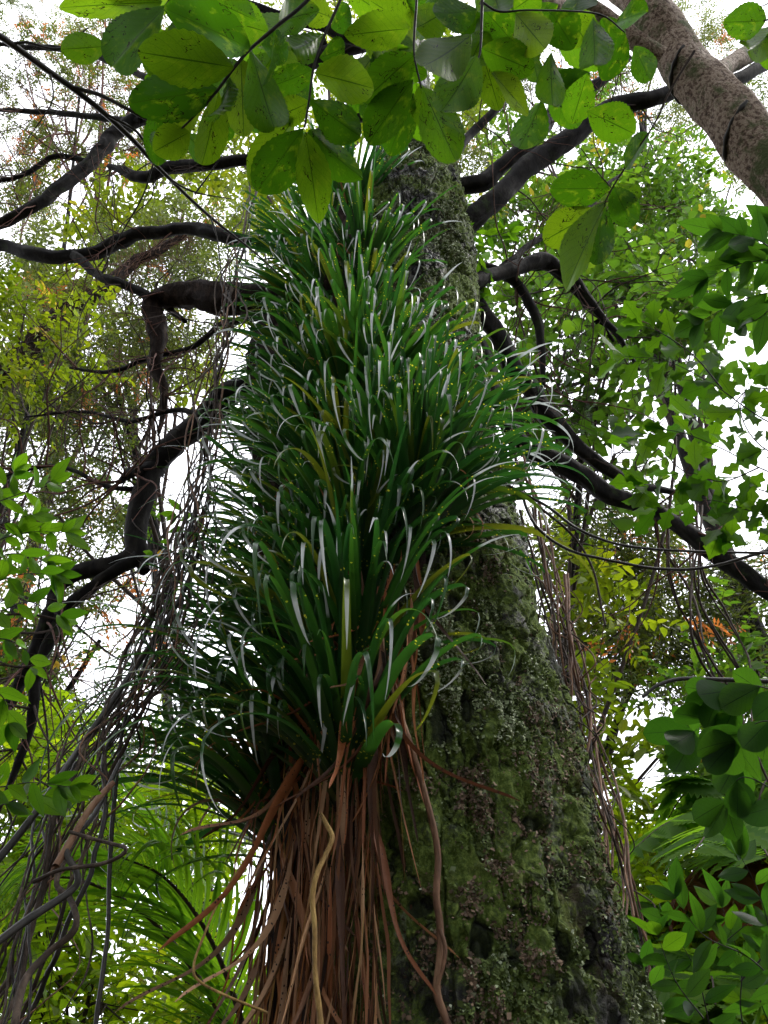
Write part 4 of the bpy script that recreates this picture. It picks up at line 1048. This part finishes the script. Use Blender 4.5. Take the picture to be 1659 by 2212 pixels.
shrub('yellow-green leaf sprig in front of the slanting lianas', S_lance,
      [[(-90, 1760), (0, 1740), (60, 1720), (120, 1720)], [(-90, 1700), (0, 1700), (70, 1690), (150, 1700)], [(-90, 1470), (0, 1500), (20, 1560)]], (56, 80), 28, 1.9)
shrub('small pale leaf sprigs sprouting where the dark limbs leave the trunk', S_lance,
      [[(1010, 520), (985, 495), (965, 470), (955, 450)], [(1015, 510), (1030, 545), (1040, 580), (1045, 620)], [(1020, 500), (1060, 510), (1100, 500)], [(1000, 520), (975, 530), (950, 550)], [(1010, 640), (1035, 660), (1055, 690)]], (26, 38), 10, 5.4, stem_w=2.5, tilt=0.5)
shrub('leafy shoot with yellow-spotted leaf growing by the forked black limb', S_lance,
      [[(440, 1130), (400, 1140), (360, 1180), (330, 1195)], [(430, 1120), (400, 1100), (380, 1110)]], (24, 40), 22, 3.6, yellow=0.5, stem_w=2)

# ------------------------------------------------------------------ palm fronds
leaflets = [blade('leaflet', M_frond, p_strap, 1.0, 0.065, 10, 3, 0.5, 0, droop=lambda s, q=q: q * (0.3 + 1.4 * s)) for q in (0.6, 0.9, 1.2, 1.5)]
def frond(root, pts, n, ll, upv=(0, 0, 1), meshes=leaflets, mat=M_twig, rw=0.016, ws=1.0, sweep=0.75, name='leaflet', lift=0.25):
    """pts: (u, v, Y) along the midrib"""
    P = smooth(np.array([at(*q_) for q_ in pts]), 12)
    b = MB(); b.tube(P, np.linspace(rw, 0.003, len(P)), 6)
    fr = part('frond', b.mesh('frond', mat), root)
    T = unit(np.gradient(P, axis=0))
    m = len(P)
    for k in range(n):
        s = 0.08 + 0.92 * k / (n - 1)
        i_ = min(m - 1, int(s * (m - 1)))
        t = T[i_]
        x = unit(np.cross(t, np.array(upv)))
        up = np.cross(x, t)
        L_ = ll * (0.45 + 0.9 * math.sin(math.pi * min(1, s * 0.85 + 0.12))) * random.uniform(0.92, 1.05)
        for sg in (-1, 1):
            d = unit(t * (sweep + 0.5 * s) * random.uniform(0.9, 1.1) + x * sg + up * lift)
            place(name, random.choice(meshes), fr, frame(P[i_], P[i_] + d, up + 0.1 * x, random.gauss(0, 0.1), L_, ws))
    return fr
pb = at(560, 2420, 3.9)
palm = empty('palm', (pb[0], pb[1], gz1(pb[0], pb[1])), 'feather palm whose bright backlit fronds fan out low behind the lianas', 'palm')
b = MB(); b.tube(smooth([np.array([pb[0], pb[1], gz1(pb[0], pb[1]) - 0.1]), np.array([pb[0] - 0.02, pb[1], 1.0]), pb + np.array([0, 0, -0.1])], 6), np.linspace(0.13, 0.1, 13), 14, 0.5, 0.1)
part('trunk', b.mesh('trunk', M_twig), palm)
for pts in [[(560, 2420, 3.9), (470, 2180, 3.85), (330, 1990, 3.7), (170, 1900, 3.5), (30, 1910, 3.3)],
            [(555, 2420, 3.95), (480, 2120, 4.0), (400, 1880, 4.1), (300, 1720, 4.2), (190, 1660, 4.2)],
            [(560, 2420, 3.9), (520, 2200, 3.7), (450, 2020, 3.5), (360, 1900, 3.3), (260, 1850, 3.1)]]:
    frond(palm, pts, 42, 0.66, ws=0.36, sweep=0.9)

# strap-leaf plant rooted low at the frame's foot
c = at(230, 2560, 2.15)
low_ = empty('strap_leaf_plant', (c[0], c[1], gz1(c[0], c[1])), 'broad strap-leaf plant rising from the ground at the lower left edge', 'plant')
wide = [blade('leaf', M_strap, p_strap, 1.0, 0.062, 18, 5, 0.35, 0, droop=lambda s, q=q: q * (0.2 + 1.6 * s * s)) for q in (0.9, 1.5, 2.1)]
for k in range(22):
    az = random.uniform(0.9, 3.7); el = random.uniform(1.0, 1.35)
    c2 = c + np.array([random.uniform(-0.25, 0.2), random.uniform(-0.1, 0.25), -0.1])
    c2[2] = gz1(c2[0], c2[1])
    d = np.array([math.cos(az) * math.cos(el), math.sin(az) * math.cos(el), math.sin(el)])
    place('leaf', random.choice(wide), low_, frame(c2, c2 + d, np.array([-math.cos(az) * math.sin(el), -math.sin(az) * math.sin(el), math.cos(el)]), random.gauss(0, 0.2), random.uniform(1.9, 2.35), random.uniform(0.38, 0.55)))

# ------------------------------------------------------------------ tree fern and ferns at the lower right
pinna = [blade('pinna', M_fern, p_lance, 1.0, 0.30, 20, 3, 0.15, 0.1 + 0.1 * k, 0.0, 10, 0.55, k) for k in range(3)]
pinna_b = [blade('dead_pinna', M_fernbrown, p_lance, 1.0, 0.26, 16, 3, 0.5, 0.5, 0.02, 8, 0.5, k) for k in range(2)]
fb = at(1620, 1830, 4.6)
fern = empty('tree_fern', (fb[0], fb[1], gz1(fb[0], fb[1])), 'tree fern with pale green fronds over rust-red dead ones', 'fern')
b = MB(); b.tube(smooth([np.array([fb[0] + 0.1, fb[1], gz1(fb[0], fb[1]) - 0.1]), np.array([fb[0] + 0.05, fb[1], 1.2]), fb], 6), np.linspace(0.16, 0.11, 13), 14, 0.5, 0.5)
part('trunk', b.mesh('trunk', M_shag), fern)
for (du, dv, dy) in [(-250, -60, -0.4), (-200, -130, 0.5), (-120, -40, -1.2), (90, -130, 0.3), (160, -60, -0.6), (-60, -160, 0.9), (40, 0, -1.4)]:
    frond(fern, [(1620, 1830, 4.6), (1620 + du * 0.35, 1830 + dv * 0.9 - 20, 4.6 + dy * 0.35), (1620 + du * 0.7, 1830 + dv * 0.9, 4.6 + dy * 0.7), (1620 + du, 1830 + dv * 0.3 + 20, 4.6 + dy)], 20, 0.30, meshes=pinna, mat=M_twig, rw=0.010, name='pinna', sweep=0.3, lift=-0.05)
for (du, dv, dy) in [(-150, 110, -0.4), (-90, 170, 0.2), (-40, 150, -0.6), (60, 170, 0.1), (100, 120, -0.3)]:
    frond(fern, [(1620, 1830, 4.6), (1620 + du * 0.5, 1830 + dv * 0.2, 4.6 + dy * 0.4), (1620 + du * 0.8, 1830 + dv * 0.6, 4.6 + dy * 0.7), (1620 + du, 1830 + dv, 4.6 + dy)], 16, 0.26, meshes=pinna_b, mat=M_brownvine, rw=0.010, name='dead_pinna', sweep=0.4, lift=-0.3)
for (u0, v0, Y0, lab) in [(1420, 2090, 4.4, 'bright green ground fern just past the foot of the hanging lianas'), (1360, 1990, 5.2, 'yellow-green fern glowing behind the hanging lianas'), (1520, 2150, 4.0, 'pale green fern behind the pointed-leaf shrub')]:
    p0 = at(u0, v0 + 130, Y0)
    fe = empty('fern', (p0[0], p0[1], gz1(p0[0], p0[1])), lab, 'fern')
    b = MB(); b.tube(smooth([np.array([p0[0], p0[1], gz1(p0[0], p0[1]) - 0.05]), p0 + np.array([0.02, 0, -0.4]), p0], 5), np.linspace(0.06, 0.04, 11), 8)
    part('stem', b.mesh('stem', M_shag), fe)
    for k in range(8):
        a_ = k * 0.785 + random.uniform(-0.2, 0.2)
        du, dy = math.cos(a_) * 190, math.sin(a_) * 0.8
        frond(fe, [(u0, v0 + 130, Y0), (u0 + du * 0.3, v0 + 10, Y0 + dy * 0.3), (u0 + du * 0.65, v0 - 40, Y0 + dy * 0.65), (u0 + du, v0 + 20, Y0 + dy)], 15, 0.22, meshes=pinna, mat=M_twig, rw=0.007, name='pinna', sweep=0.3, lift=-0.05)

# ------------------------------------------------------------------ trees behind: sprays of leaves carried by twigs and limbs
def t_leaf(x, d, n, ln, w, fold=0.2):
    """six-point leaf: base x, direction d, face n"""
    d, n = unit(d), unit(n)
    s = np.cross(n, d)
    q = [x, x + d * ln * 0.35 + s * w * 0.5 + n * fold * w, x + d * ln * 0.75 + s * w * 0.36 + n * fold * w, x + d * ln, x + d * ln * 0.75 - s * w * 0.36 + n * fold * w, x + d * ln * 0.35 - s * w * 0.5 + n * fold * w]
    return q, [[0, 3, 2, 1], [0, 5, 4, 3]]
def t_broad(seed, nl=11, ln=0.30, w=0.15, ax_=1.0, round_=False):
    r = random.Random(seed)
    V, Fc = [], []
    for k in range(nl):
        s = (k + 0.5) / nl
        x = np.array([s * ax_, r.gauss(0, 0.04), -0.12 * s * s + r.gauss(0, 0.03)])
        sg = 1 if k % 2 else -1
        d = np.array([0.55 + r.gauss(0, 0.25), sg * (0.8 + r.gauss(0, 0.2)), r.gauss(-0.1, 0.3)])
        n = np.array([r.gauss(0, 0.35), r.gauss(0, 0.35), 1])
        q, f = t_leaf(x, d, n, ln * r.uniform(0.75, 1.15), w * r.uniform(0.8, 1.2) * (1.5 if round_ else 1))
        Fc += [[i_ + len(V) for i_ in ff] for ff in f]
        V += q
    return np.array(V), np.array(Fc)
def t_feather(seed, nb=6, nn=9):
    r = random.Random(seed)
    V, Fc = [], []
    for bq in range(nb):
        s0 = (bq + 0.3) / nb
        o = np.array([s0 * 0.6, 0, -0.05 * s0])
        sg = 1 if bq % 2 else -1
        d = unit([0.9, sg * r.uniform(0.25, 0.8), r.uniform(-0.9, -0.1)])
        bl = r.uniform(0.35, 0.6)
        for k in range(nn):
            x = o + d * bl * k / nn + np.array([0, 0, -0.22 * (k / nn) ** 2 * bl])
            sd_ = 1 if k % 2 else -1
            side = unit(np.cross(d, [0, 0, 1]))
            nd = unit(d * 0.9 + side * sd_ * 0.9 + np.array([0, 0, r.gauss(0, 0.3)]))
            n = unit(np.cross(nd, rngv(r)))
            w = 0.022
            ln = 0.13 * r.uniform(0.7, 1.2)
            V += [x, x + nd * ln * 0.5 + n * w, x + nd * ln, x + nd * ln * 0.5 - n * w]
            Fc.append([len(V) - 4, len(V) - 3, len(V) - 2, len(V) - 1])
    return np.array(V), np.array(Fc)
def rngv(r): return np.array([r.gauss(0, 1), r.gauss(0, 1), r.gauss(0, 1)])
TB = [t_broad(k) for k in range(5)]
TS = [t_broad(20 + k, 16, 0.2, 0.10) for k in range(5)]
TRD = [t_broad(40 + k, 7, 0.3, 0.15, 1.0, True) for k in range(5)]
TF = [t_feather(60 + k) for k in range(6)]
def sprays(b, T, pos, dirv, size, var):
    """copies of the templates at pos, long axis dirv"""
    pos, dirv = np.asarray(pos), unit(dirv)
    n = len(pos)
    up = np.tile(np.array([0, 0, 1.0]), (n, 1)) + rng.normal(0, 0.35, (n, 3))
    y = unit(np.cross(up, dirv)); z = np.cross(dirv, y)
    pick = rng.integers(0, len(T), n)
    for k, (tv, tf) in enumerate(T):
        m = np.where(pick == k)[0]
        if not len(m): continue
        v = pos[m, None] + size[m, None, None] * (tv[None, :, 0:1] * dirv[m, None] + tv[None, :, 1:2] * y[m, None] + tv[None, :, 2:3] * z[m, None])
        f = (np.arange(len(m))[:, None, None] * len(tv) + tf[None]).reshape(-1, 4)
        nl = len(tv) // (6 if T is not TF else 4)
        a_ = np.repeat(np.clip(var[m][:, None] + rng.normal(0, 0.13, (len(m), nl)), 0, 0.94), len(tv) // nl, 1)
        b.add(v.reshape(-1, 3), f, a_.ravel())
NTRI = 0
def back_tree(label, T, mat, Y, cells, size, trunk_u, name='forest_tree', cat='tree', twig=M_twig, accent=0.0, trunk_w=0.16, dens=1.0, spreadY=0.7, droop=0.25, fork=None, crown='crown', tw=0.006, bare=4):
    global NTRI
    cu = np.mean([c[0] for c in cells]); cv = np.mean([c[1] for c in cells])
    bs = at(trunk_u, 2100, Y + 0.4)
    g0 = np.array([bs[0], bs[1], gz1(bs[0], bs[1])])
    top = at(cu, cv, Y + 0.3) if fork is None else at(*fork)
    root = empty(name, g0, label, cat, 'forest trees standing behind the great trunk' if cat == 'tree' else 'understorey shrubs')
    mid_ = (g0 + top) / 2 + np.array([rng.normal(0, 0.15), 0.2, 0.1 * (top[2])])
    C = smooth([g0 - np.array([0, 0, 0.2]), g0 * 0.75 + mid_ * 0.25, mid_, top], 8)
    b = MB(); b.tube(C, np.linspace(trunk_w, trunk_w * 0.35, len(C)), 10, 0.5, 0.25)
    part('trunk', b.mesh('trunk', twig if trunk_w < 0.06 else M_branch), root)
    cb, tb_ = MB(), MB()
    for ci, (u, v, du, dv, n) in enumerate(cells):
        n = int(n * dens)
        cc = at(u, v, Y + rng.normal(0, 0.15))
        k0 = rng.integers(len(C) // 2, len(C))
        st = C[k0]
        m1 = (st + cc) / 2 + rng.normal(0, 0.12, 3) * np.linalg.norm(cc - st) * 0.4
        lp = smooth([st, m1, cc], 6)
        tb_.tube(lp, np.linspace(trunk_w * 0.3, tw * 1.6, len(lp)), 6)
        sub = max(3, n // 9)
        su = u + rng.normal(0, 0.55, sub) * du; sv = v + rng.normal(0, 0.55, sub) * dv
        sy = Y + rng.normal(0, spreadY * 0.5, sub)
        subs = [at(su[k], sv[k], sy[k]) for k in range(sub)]
        for sp_ in subs:
            q0 = lp[rng.integers(len(lp) // 2, len(lp))]
            mm = (q0 + sp_) / 2 + rng.normal(0, 0.1, 3) * np.linalg.norm(sp_ - q0)
            tp = smooth([q0, mm, sp_], 4)
            tb_.tube(tp, np.linspace(tw * 1.3, tw * 0.6, len(tp)), 4)
        twiglets(tb_, lp, bare, 0.4, 1.5, tw, 4, 0.3)
        pick = rng.integers(0, sub, n)
        SB = np.array(subs)[pick]
        dv_ = unit(rng.normal(0, 1, (n, 3)) * np.array([1, 1, 0.55]) + np.array([0, 0, -droop]))
        sz = size * rng.uniform(0.7, 1.25, n)
        ps = SB + rng.normal(0, 0.33, (n, 3)) * size
        for k in range(0, n, 2):
            tb_.tube(np.array([SB[k], (SB[k] + ps[k]) / 2 + rng.normal(0, 0.03, 3), ps[k], ps[k] + dv_[k] * sz[k] * 0.9 + np.array([0, 0, -0.12 * sz[k] * 0.8])]), np.array([tw * 0.6, tw * 0.5, tw * 0.4, tw * 0.2]), 3)
        var = np.clip(rng.normal(0.42, 0.22) * 0.5 + rng.normal(0.22, 0.15, n), 0, 0.9)
        ac = rng.random(n) < accent
        sprays(cb, T, ps[~ac], dv_[~ac], sz[~ac], var[~ac])
        if ac.any():
            b0 = len(cb.a)
            sprays(cb, T, ps[ac], dv_[ac], sz[ac], np.full(ac.sum(), 0.5))
            for q_ in range(b0, len(cb.a)): cb.a[q_] = np.full(len(cb.a[q_]), 0.99)
    tag(part('branches', tb_.mesh('branches', twig), root), None, None, None, 'stuff')
    part(crown, cb.mesh(crown, mat, False), root)
    NTRI += sum(len(f) for f in cb.f) * 2 + sum(len(f) for f in tb_.f) * 2
    return root

back_tree('feathery olive conifer filling the gap left of the strap-leaf column', TF, M_c_olive, 6.5,
  [(330, 560, 150, 70, 150), (120, 650, 150, 70, 150), (60, 950, 110, 100, 70), (250, 860, 100, 50, 36), (170, 770, 120, 60, 120), (400, 730, 80, 60, 90), (430, 600, 80, 50, 70), (40, 850, 90, 70, 90), (200, 990, 80, 40, 14), (430, 480, 90, 50, 80), (330, 760, 60, 70, 70), (60, 540, 90, 40, 60), (150, 1050, 120, 50, 30)], 0.62, 640, accent=0.015, droop=0.5, trunk_w=0.09, tw=0.0035, dens=0.72)
back_tree('yellow-green broadleaf tree glowing behind the conifer', TB, M_c_yellow, 8.5,
  [(280, 440, 110, 60, 60), (400, 440, 80, 50, 40), (190, 500, 70, 55, 40), (80, 640, 100, 70, 55), (60, 730, 80, 50, 40), (150, 850, 80, 70, 34), (20, 790, 60, 50, 24), (440, 820, 45, 70, 24), (230, 610, 60, 40, 20), (470, 400, 60, 40, 20)], 0.62, 560, trunk_w=0.1)
back_tree('sparse red-twigged tree against the white sky in the upper left', TF, M_c_olive, 9.5,
  [(60, 60, 130, 80, 60), (220, 60, 120, 70, 60), (60, 300, 100, 70, 40), (140, 190, 120, 70, 60), (330, 160, 100, 70, 60), (40, 430, 70, 50, 40), (300, 300, 100, 40, 40), (400, 340, 90, 40, 40), (450, 60, 100, 80, 50)], 0.75, -80, twig=M_redtwig, accent=0.08, droop=0.3, tw=0.011, dens=1.4, bare=12)
back_tree('thin-twigged conifer in the bright gap above the lianas', TF, M_c_olive, 7.5,
  [(180, 1100, 140, 70, 26), (90, 1200, 110, 80, 24), (200, 1310, 100, 80, 14), (60, 1400, 90, 60, 34), (130, 1540, 100, 40, 50), (30, 1480, 60, 60, 40), (230, 1210, 100, 60, 14)], 0.6, -260, twig=M_twig, accent=0.07, droop=0.6, trunk_w=0.06, tw=0.006, dens=1.2, bare=6)
back_tree('leafy tree crown behind the hanging broad leaves', TS, M_c_yellow, 7.5,
  [(620, 60, 150, 80, 60), (760, 200, 150, 90, 70), (950, 100, 120, 100, 60), (520, 370, 60, 60, 30), (560, 460, 50, 60, 30), (480, 300, 80, 50, 30), (1010, 260, 60, 80, 34), (870, 340, 60, 50, 30), (680, 330, 90, 60, 34)], 0.75, 700)
back_tree('mid-green tree crown under the two dark limbs', TS, M_c_green, 6.0,
  [(1090, 430, 80, 60, 44), (1200, 440, 110, 70, 70), (1330, 400, 90, 80, 64), (1450, 420, 100, 90, 80), (1500, 490, 80, 60, 50), (1150, 250, 110, 60, 44), (1300, 530, 120, 60, 60), (1420, 560, 100, 50, 46), (1100, 530, 60, 50, 34), (1560, 600, 80, 80, 44), (1400, 330, 70, 50, 30), (1250, 330, 80, 40, 24)], 0.62, 1950)
back_tree('olive treetop speckled with sky around the mottled trunk', TF, M_c_olive, 8.0,
  [(1560, 80, 90, 70, 60), (1620, 220, 60, 70, 44), (1250, 230, 90, 40, 60), (1480, 40, 80, 40, 40), (1330, 150, 90, 50, 50), (1050, 340, 70, 60, 50), (1100, 180, 90, 60, 50), (1600, 330, 50, 50, 24), (1420, 250, 90, 40, 40)], 0.75, 1750, accent=0.06)
back_tree('round-leaved tree with scattered leaves in the gap right of the trunk', TRD, M_c_green, 4.8,
  [(1120, 680, 80, 70, 30), (1230, 740, 90, 80, 26), (1200, 850, 90, 80, 26), (1290, 880, 80, 90, 22), (1350, 650, 100, 60, 34), (1450, 620, 100, 60, 34), (1250, 620, 90, 50, 30), (1400, 760, 80, 60, 24), (1330, 980, 80, 60, 14), (1080, 780, 50, 60, 14), (1500, 720, 80, 60, 24), (1100, 900, 60, 50, 14)], 0.42, 1000, trunk_w=0.07, dens=1.3, bare=8)
back_tree('feathery olive conifer with orange tips behind the hanging liana curtain', TF, M_c_olive, 6.5,
  [(1330, 1180, 140, 70, 110), (1260, 1320, 100, 90, 110), (1400, 1300, 110, 90, 110), (1500, 1370, 110, 90, 100), (1330, 1430, 80, 60, 40), (1580, 1260, 80, 80, 80), (1450, 1160, 110, 60, 70), (1560, 1500, 80, 80, 40)], 0.55, 980, accent=0.03, droop=0.6, trunk_w=0.08, tw=0.005, dens=0.75, bare=8)
back_tree('small green broadleaf tree close behind the hanging liana curtain', TB, M_c_yellow, 5.6,
  [(1230, 1260, 50, 90, 30), (1225, 1480, 40, 90, 30), (1380, 1330, 80, 80, 20), (1190, 1180, 40, 60, 14), (1300, 1700, 50, 60, 20)], 0.42, 1040, trunk_w=0.06, tw=0.004)
back_tree('leafy tree at the edge behind the round dark leaves', TS, M_c_green, 5.5,
  [(1560, 1600, 100, 90, 60), (1620, 1720, 60, 80, 50), (1630, 1420, 50, 70, 40)], 0.5, 1900)
back_tree('scattered small-leaved tree across the white sky at the upper left', TS, M_c_olive, 8.8,
  [(50, 120, 110, 90, 60), (180, 150, 110, 70, 60), (70, 260, 110, 60, 50), (160, 330, 110, 50, 44), (40, 390, 80, 50, 40), (330, 220, 90, 60, 44), (260, 60, 110, 60, 50), (40, 30, 90, 50, 40), (420, 250, 80, 60, 36)], 0.5, -160, twig=M_redtwig, accent=0.10, tw=0.008, bare=8, trunk_w=0.09)
back_tree('thin small-leaved tree behind the slanting lianas', TS, M_c_green, 7.0,
  [(120, 1030, 130, 60, 30), (260, 1110, 100, 50, 20), (60, 1280, 80, 70, 26), (90, 1430, 80, 50, 24), (330, 1600, 120, 36, 44), (470, 1650, 80, 36, 40), (180, 1580, 80, 40, 40)], 0.4, -300, accent=0.05, tw=0.005, bare=4, trunk_w=0.07)
back_tree('yellow-green leafy tree hanging over the shaggy leaning trunk', TS, M_c_yellow, 4.7,
  [(130, 690, 70, 40, 26), (40, 770, 60, 50, 26), (220, 640, 50, 40, 18), (60, 640, 80, 50, 26), (170, 760, 60, 50, 18), (20, 870, 50, 40, 16)], 0.36, -340, accent=0.03, tw=0.004, bare=5, trunk_w=0.06)
US = [('lower left bright shrub glowing behind the liana bundle', 5.2, [(100, 1580, 110, 60, 44), (60, 1690, 100, 60, 50), (170, 1790, 120, 60, 56), (80, 1900, 110, 70, 56)], 60),
      ('bright yellow-green shrub behind the palm fronds', 6.0, [(300, 1700, 140, 50, 60), (400, 1800, 110, 70, 60), (420, 1950, 80, 60, 18), (330, 2090, 120, 50, 24)], 360),
      ('bright ground shrub at the foot of the slanting lianas', 4.6, [(80, 2010, 100, 70, 44), (40, 2130, 100, 70, 44), (230, 2170, 110, 50, 30), (450, 2180, 80, 50, 20)], 150),
      ('bright green shrub between trunk edge and tree fern', 6.2, [(1350, 1850, 60, 60, 40), (1440, 1860, 90, 50, 44), (1400, 1960, 70, 60, 44), (1330, 1760, 40, 60, 26)], 1400),
      ('yellow-green undergrowth shrub at the lower right edge', 5.0, [(1560, 2130, 110, 70, 60), (1420, 2110, 60, 80, 44), (1480, 2020, 80, 60, 44), (1620, 2020, 60, 80, 44), (1640, 1880, 40, 60, 24)], 1500)]
for lab, Y, cells, tu in US:
    back_tree(lab, TB, M_c_bright, Y, cells, 0.30, tu, 'understorey_shrub', 'shrub', trunk_w=0.03, dens=1.9, spreadY=0.9, tw=0.004)
print('background tris', NTRI)

# ------------------------------------------------------------------ unseen trees and shrubs added round the viewer to block front light
TBIG = [t_broad(90 + k, 11, 0.34, 0.22) for k in range(4)]
def light_screen_plant(label, x, y, z, rx, ry, rz, n, size, name='forest_tree', cat='tree', mat=M_c_dark):
    g0 = np.array([x, y, gz1(x, y)])
    root = empty(name, g0, label, cat)
    C = smooth([g0 - np.array([0, 0, 0.2]), np.array([x + 0.1, y, z * 0.5]), np.array([x, y, z])], 8)
    b = MB(); b.tube(C, np.linspace(0.22 if cat == 'tree' else 0.03, 0.06 if cat == 'tree' else 0.01, len(C)), 10, 0.5, 0.2)
    for k in range(10):
        e = np.array([x, y, z]) + rng.normal(0, 0.5, 3) * np.array([rx, ry, rz])
        st = C[rng.integers(len(C) // 2, len(C))]
        lp = smooth([st, (st + e) / 2 + rng.normal(0, 0.2, 3), e], 5)
        b.tube(lp, np.linspace(0.05, 0.012, len(lp)) * (1 if cat == 'tree' else 0.3), 5)
    part('trunk', b.mesh('trunk', M_branch), root)
    u_ = unit(rng.normal(0, 1, (n, 3))) * (rng.random((n, 1)) ** 0.4)
    ps = np.array([x, y, z]) + u_ * np.array([rx, ry, rz])
    cb = MB(); sprays(cb, TBIG, ps, unit(rng.normal(0, 1, (n, 3)) * np.array([1, 1, 0.5])), size * rng.uniform(0.7, 1.3, n), np.clip(rng.normal(0.4, 0.2, n), 0, 0.9))
    part('crown', cb.mesh('crown', mat, False), root)
for lab, a in [
    ('broad dark tree standing behind the viewer', (0.5, -5.5, 6.5, 3.6, 2.6, 5.5, 150, 1.1)),
    ('broad dark tree behind and left of the viewer', (-5.0, -3.0, 6.5, 3.0, 3.0, 5.8, 260, 1.1)),
    ('broad dark tree behind and right of the viewer', (5.8, -4.2, 6.0, 3.0, 3.0, 5.2, 110, 1.1)),
    ('tall dark tree left of the viewer beyond the lianas', (-7.6, 1.0, 7.0, 2.4, 2.4, 6.0, 240, 1.1)),
    ('tall dark tree right of the viewer beyond the lobed leaves', (6.8, 1.0, 6.0, 2.6, 2.2, 5.0, 130, 1.1)),
    ('high tree crown arching over the viewer from behind', (-0.8, -2.2, 11.5, 3.4, 2.0, 2.4, 60, 1.1))]:
    light_screen_plant(lab, *a)
for k, (x, y) in enumerate([(-3.0, -1.6), (0.2, -2.6), (3.2, -1.8)]):
    light_screen_plant(['low shrub behind the viewer on the left', 'low shrub directly behind the viewer', 'low shrub behind the viewer on the right'][k], x, y, 1.2, 1.4, 0.9, 1.4, 90, 0.6, 'understorey_shrub', 'shrub')
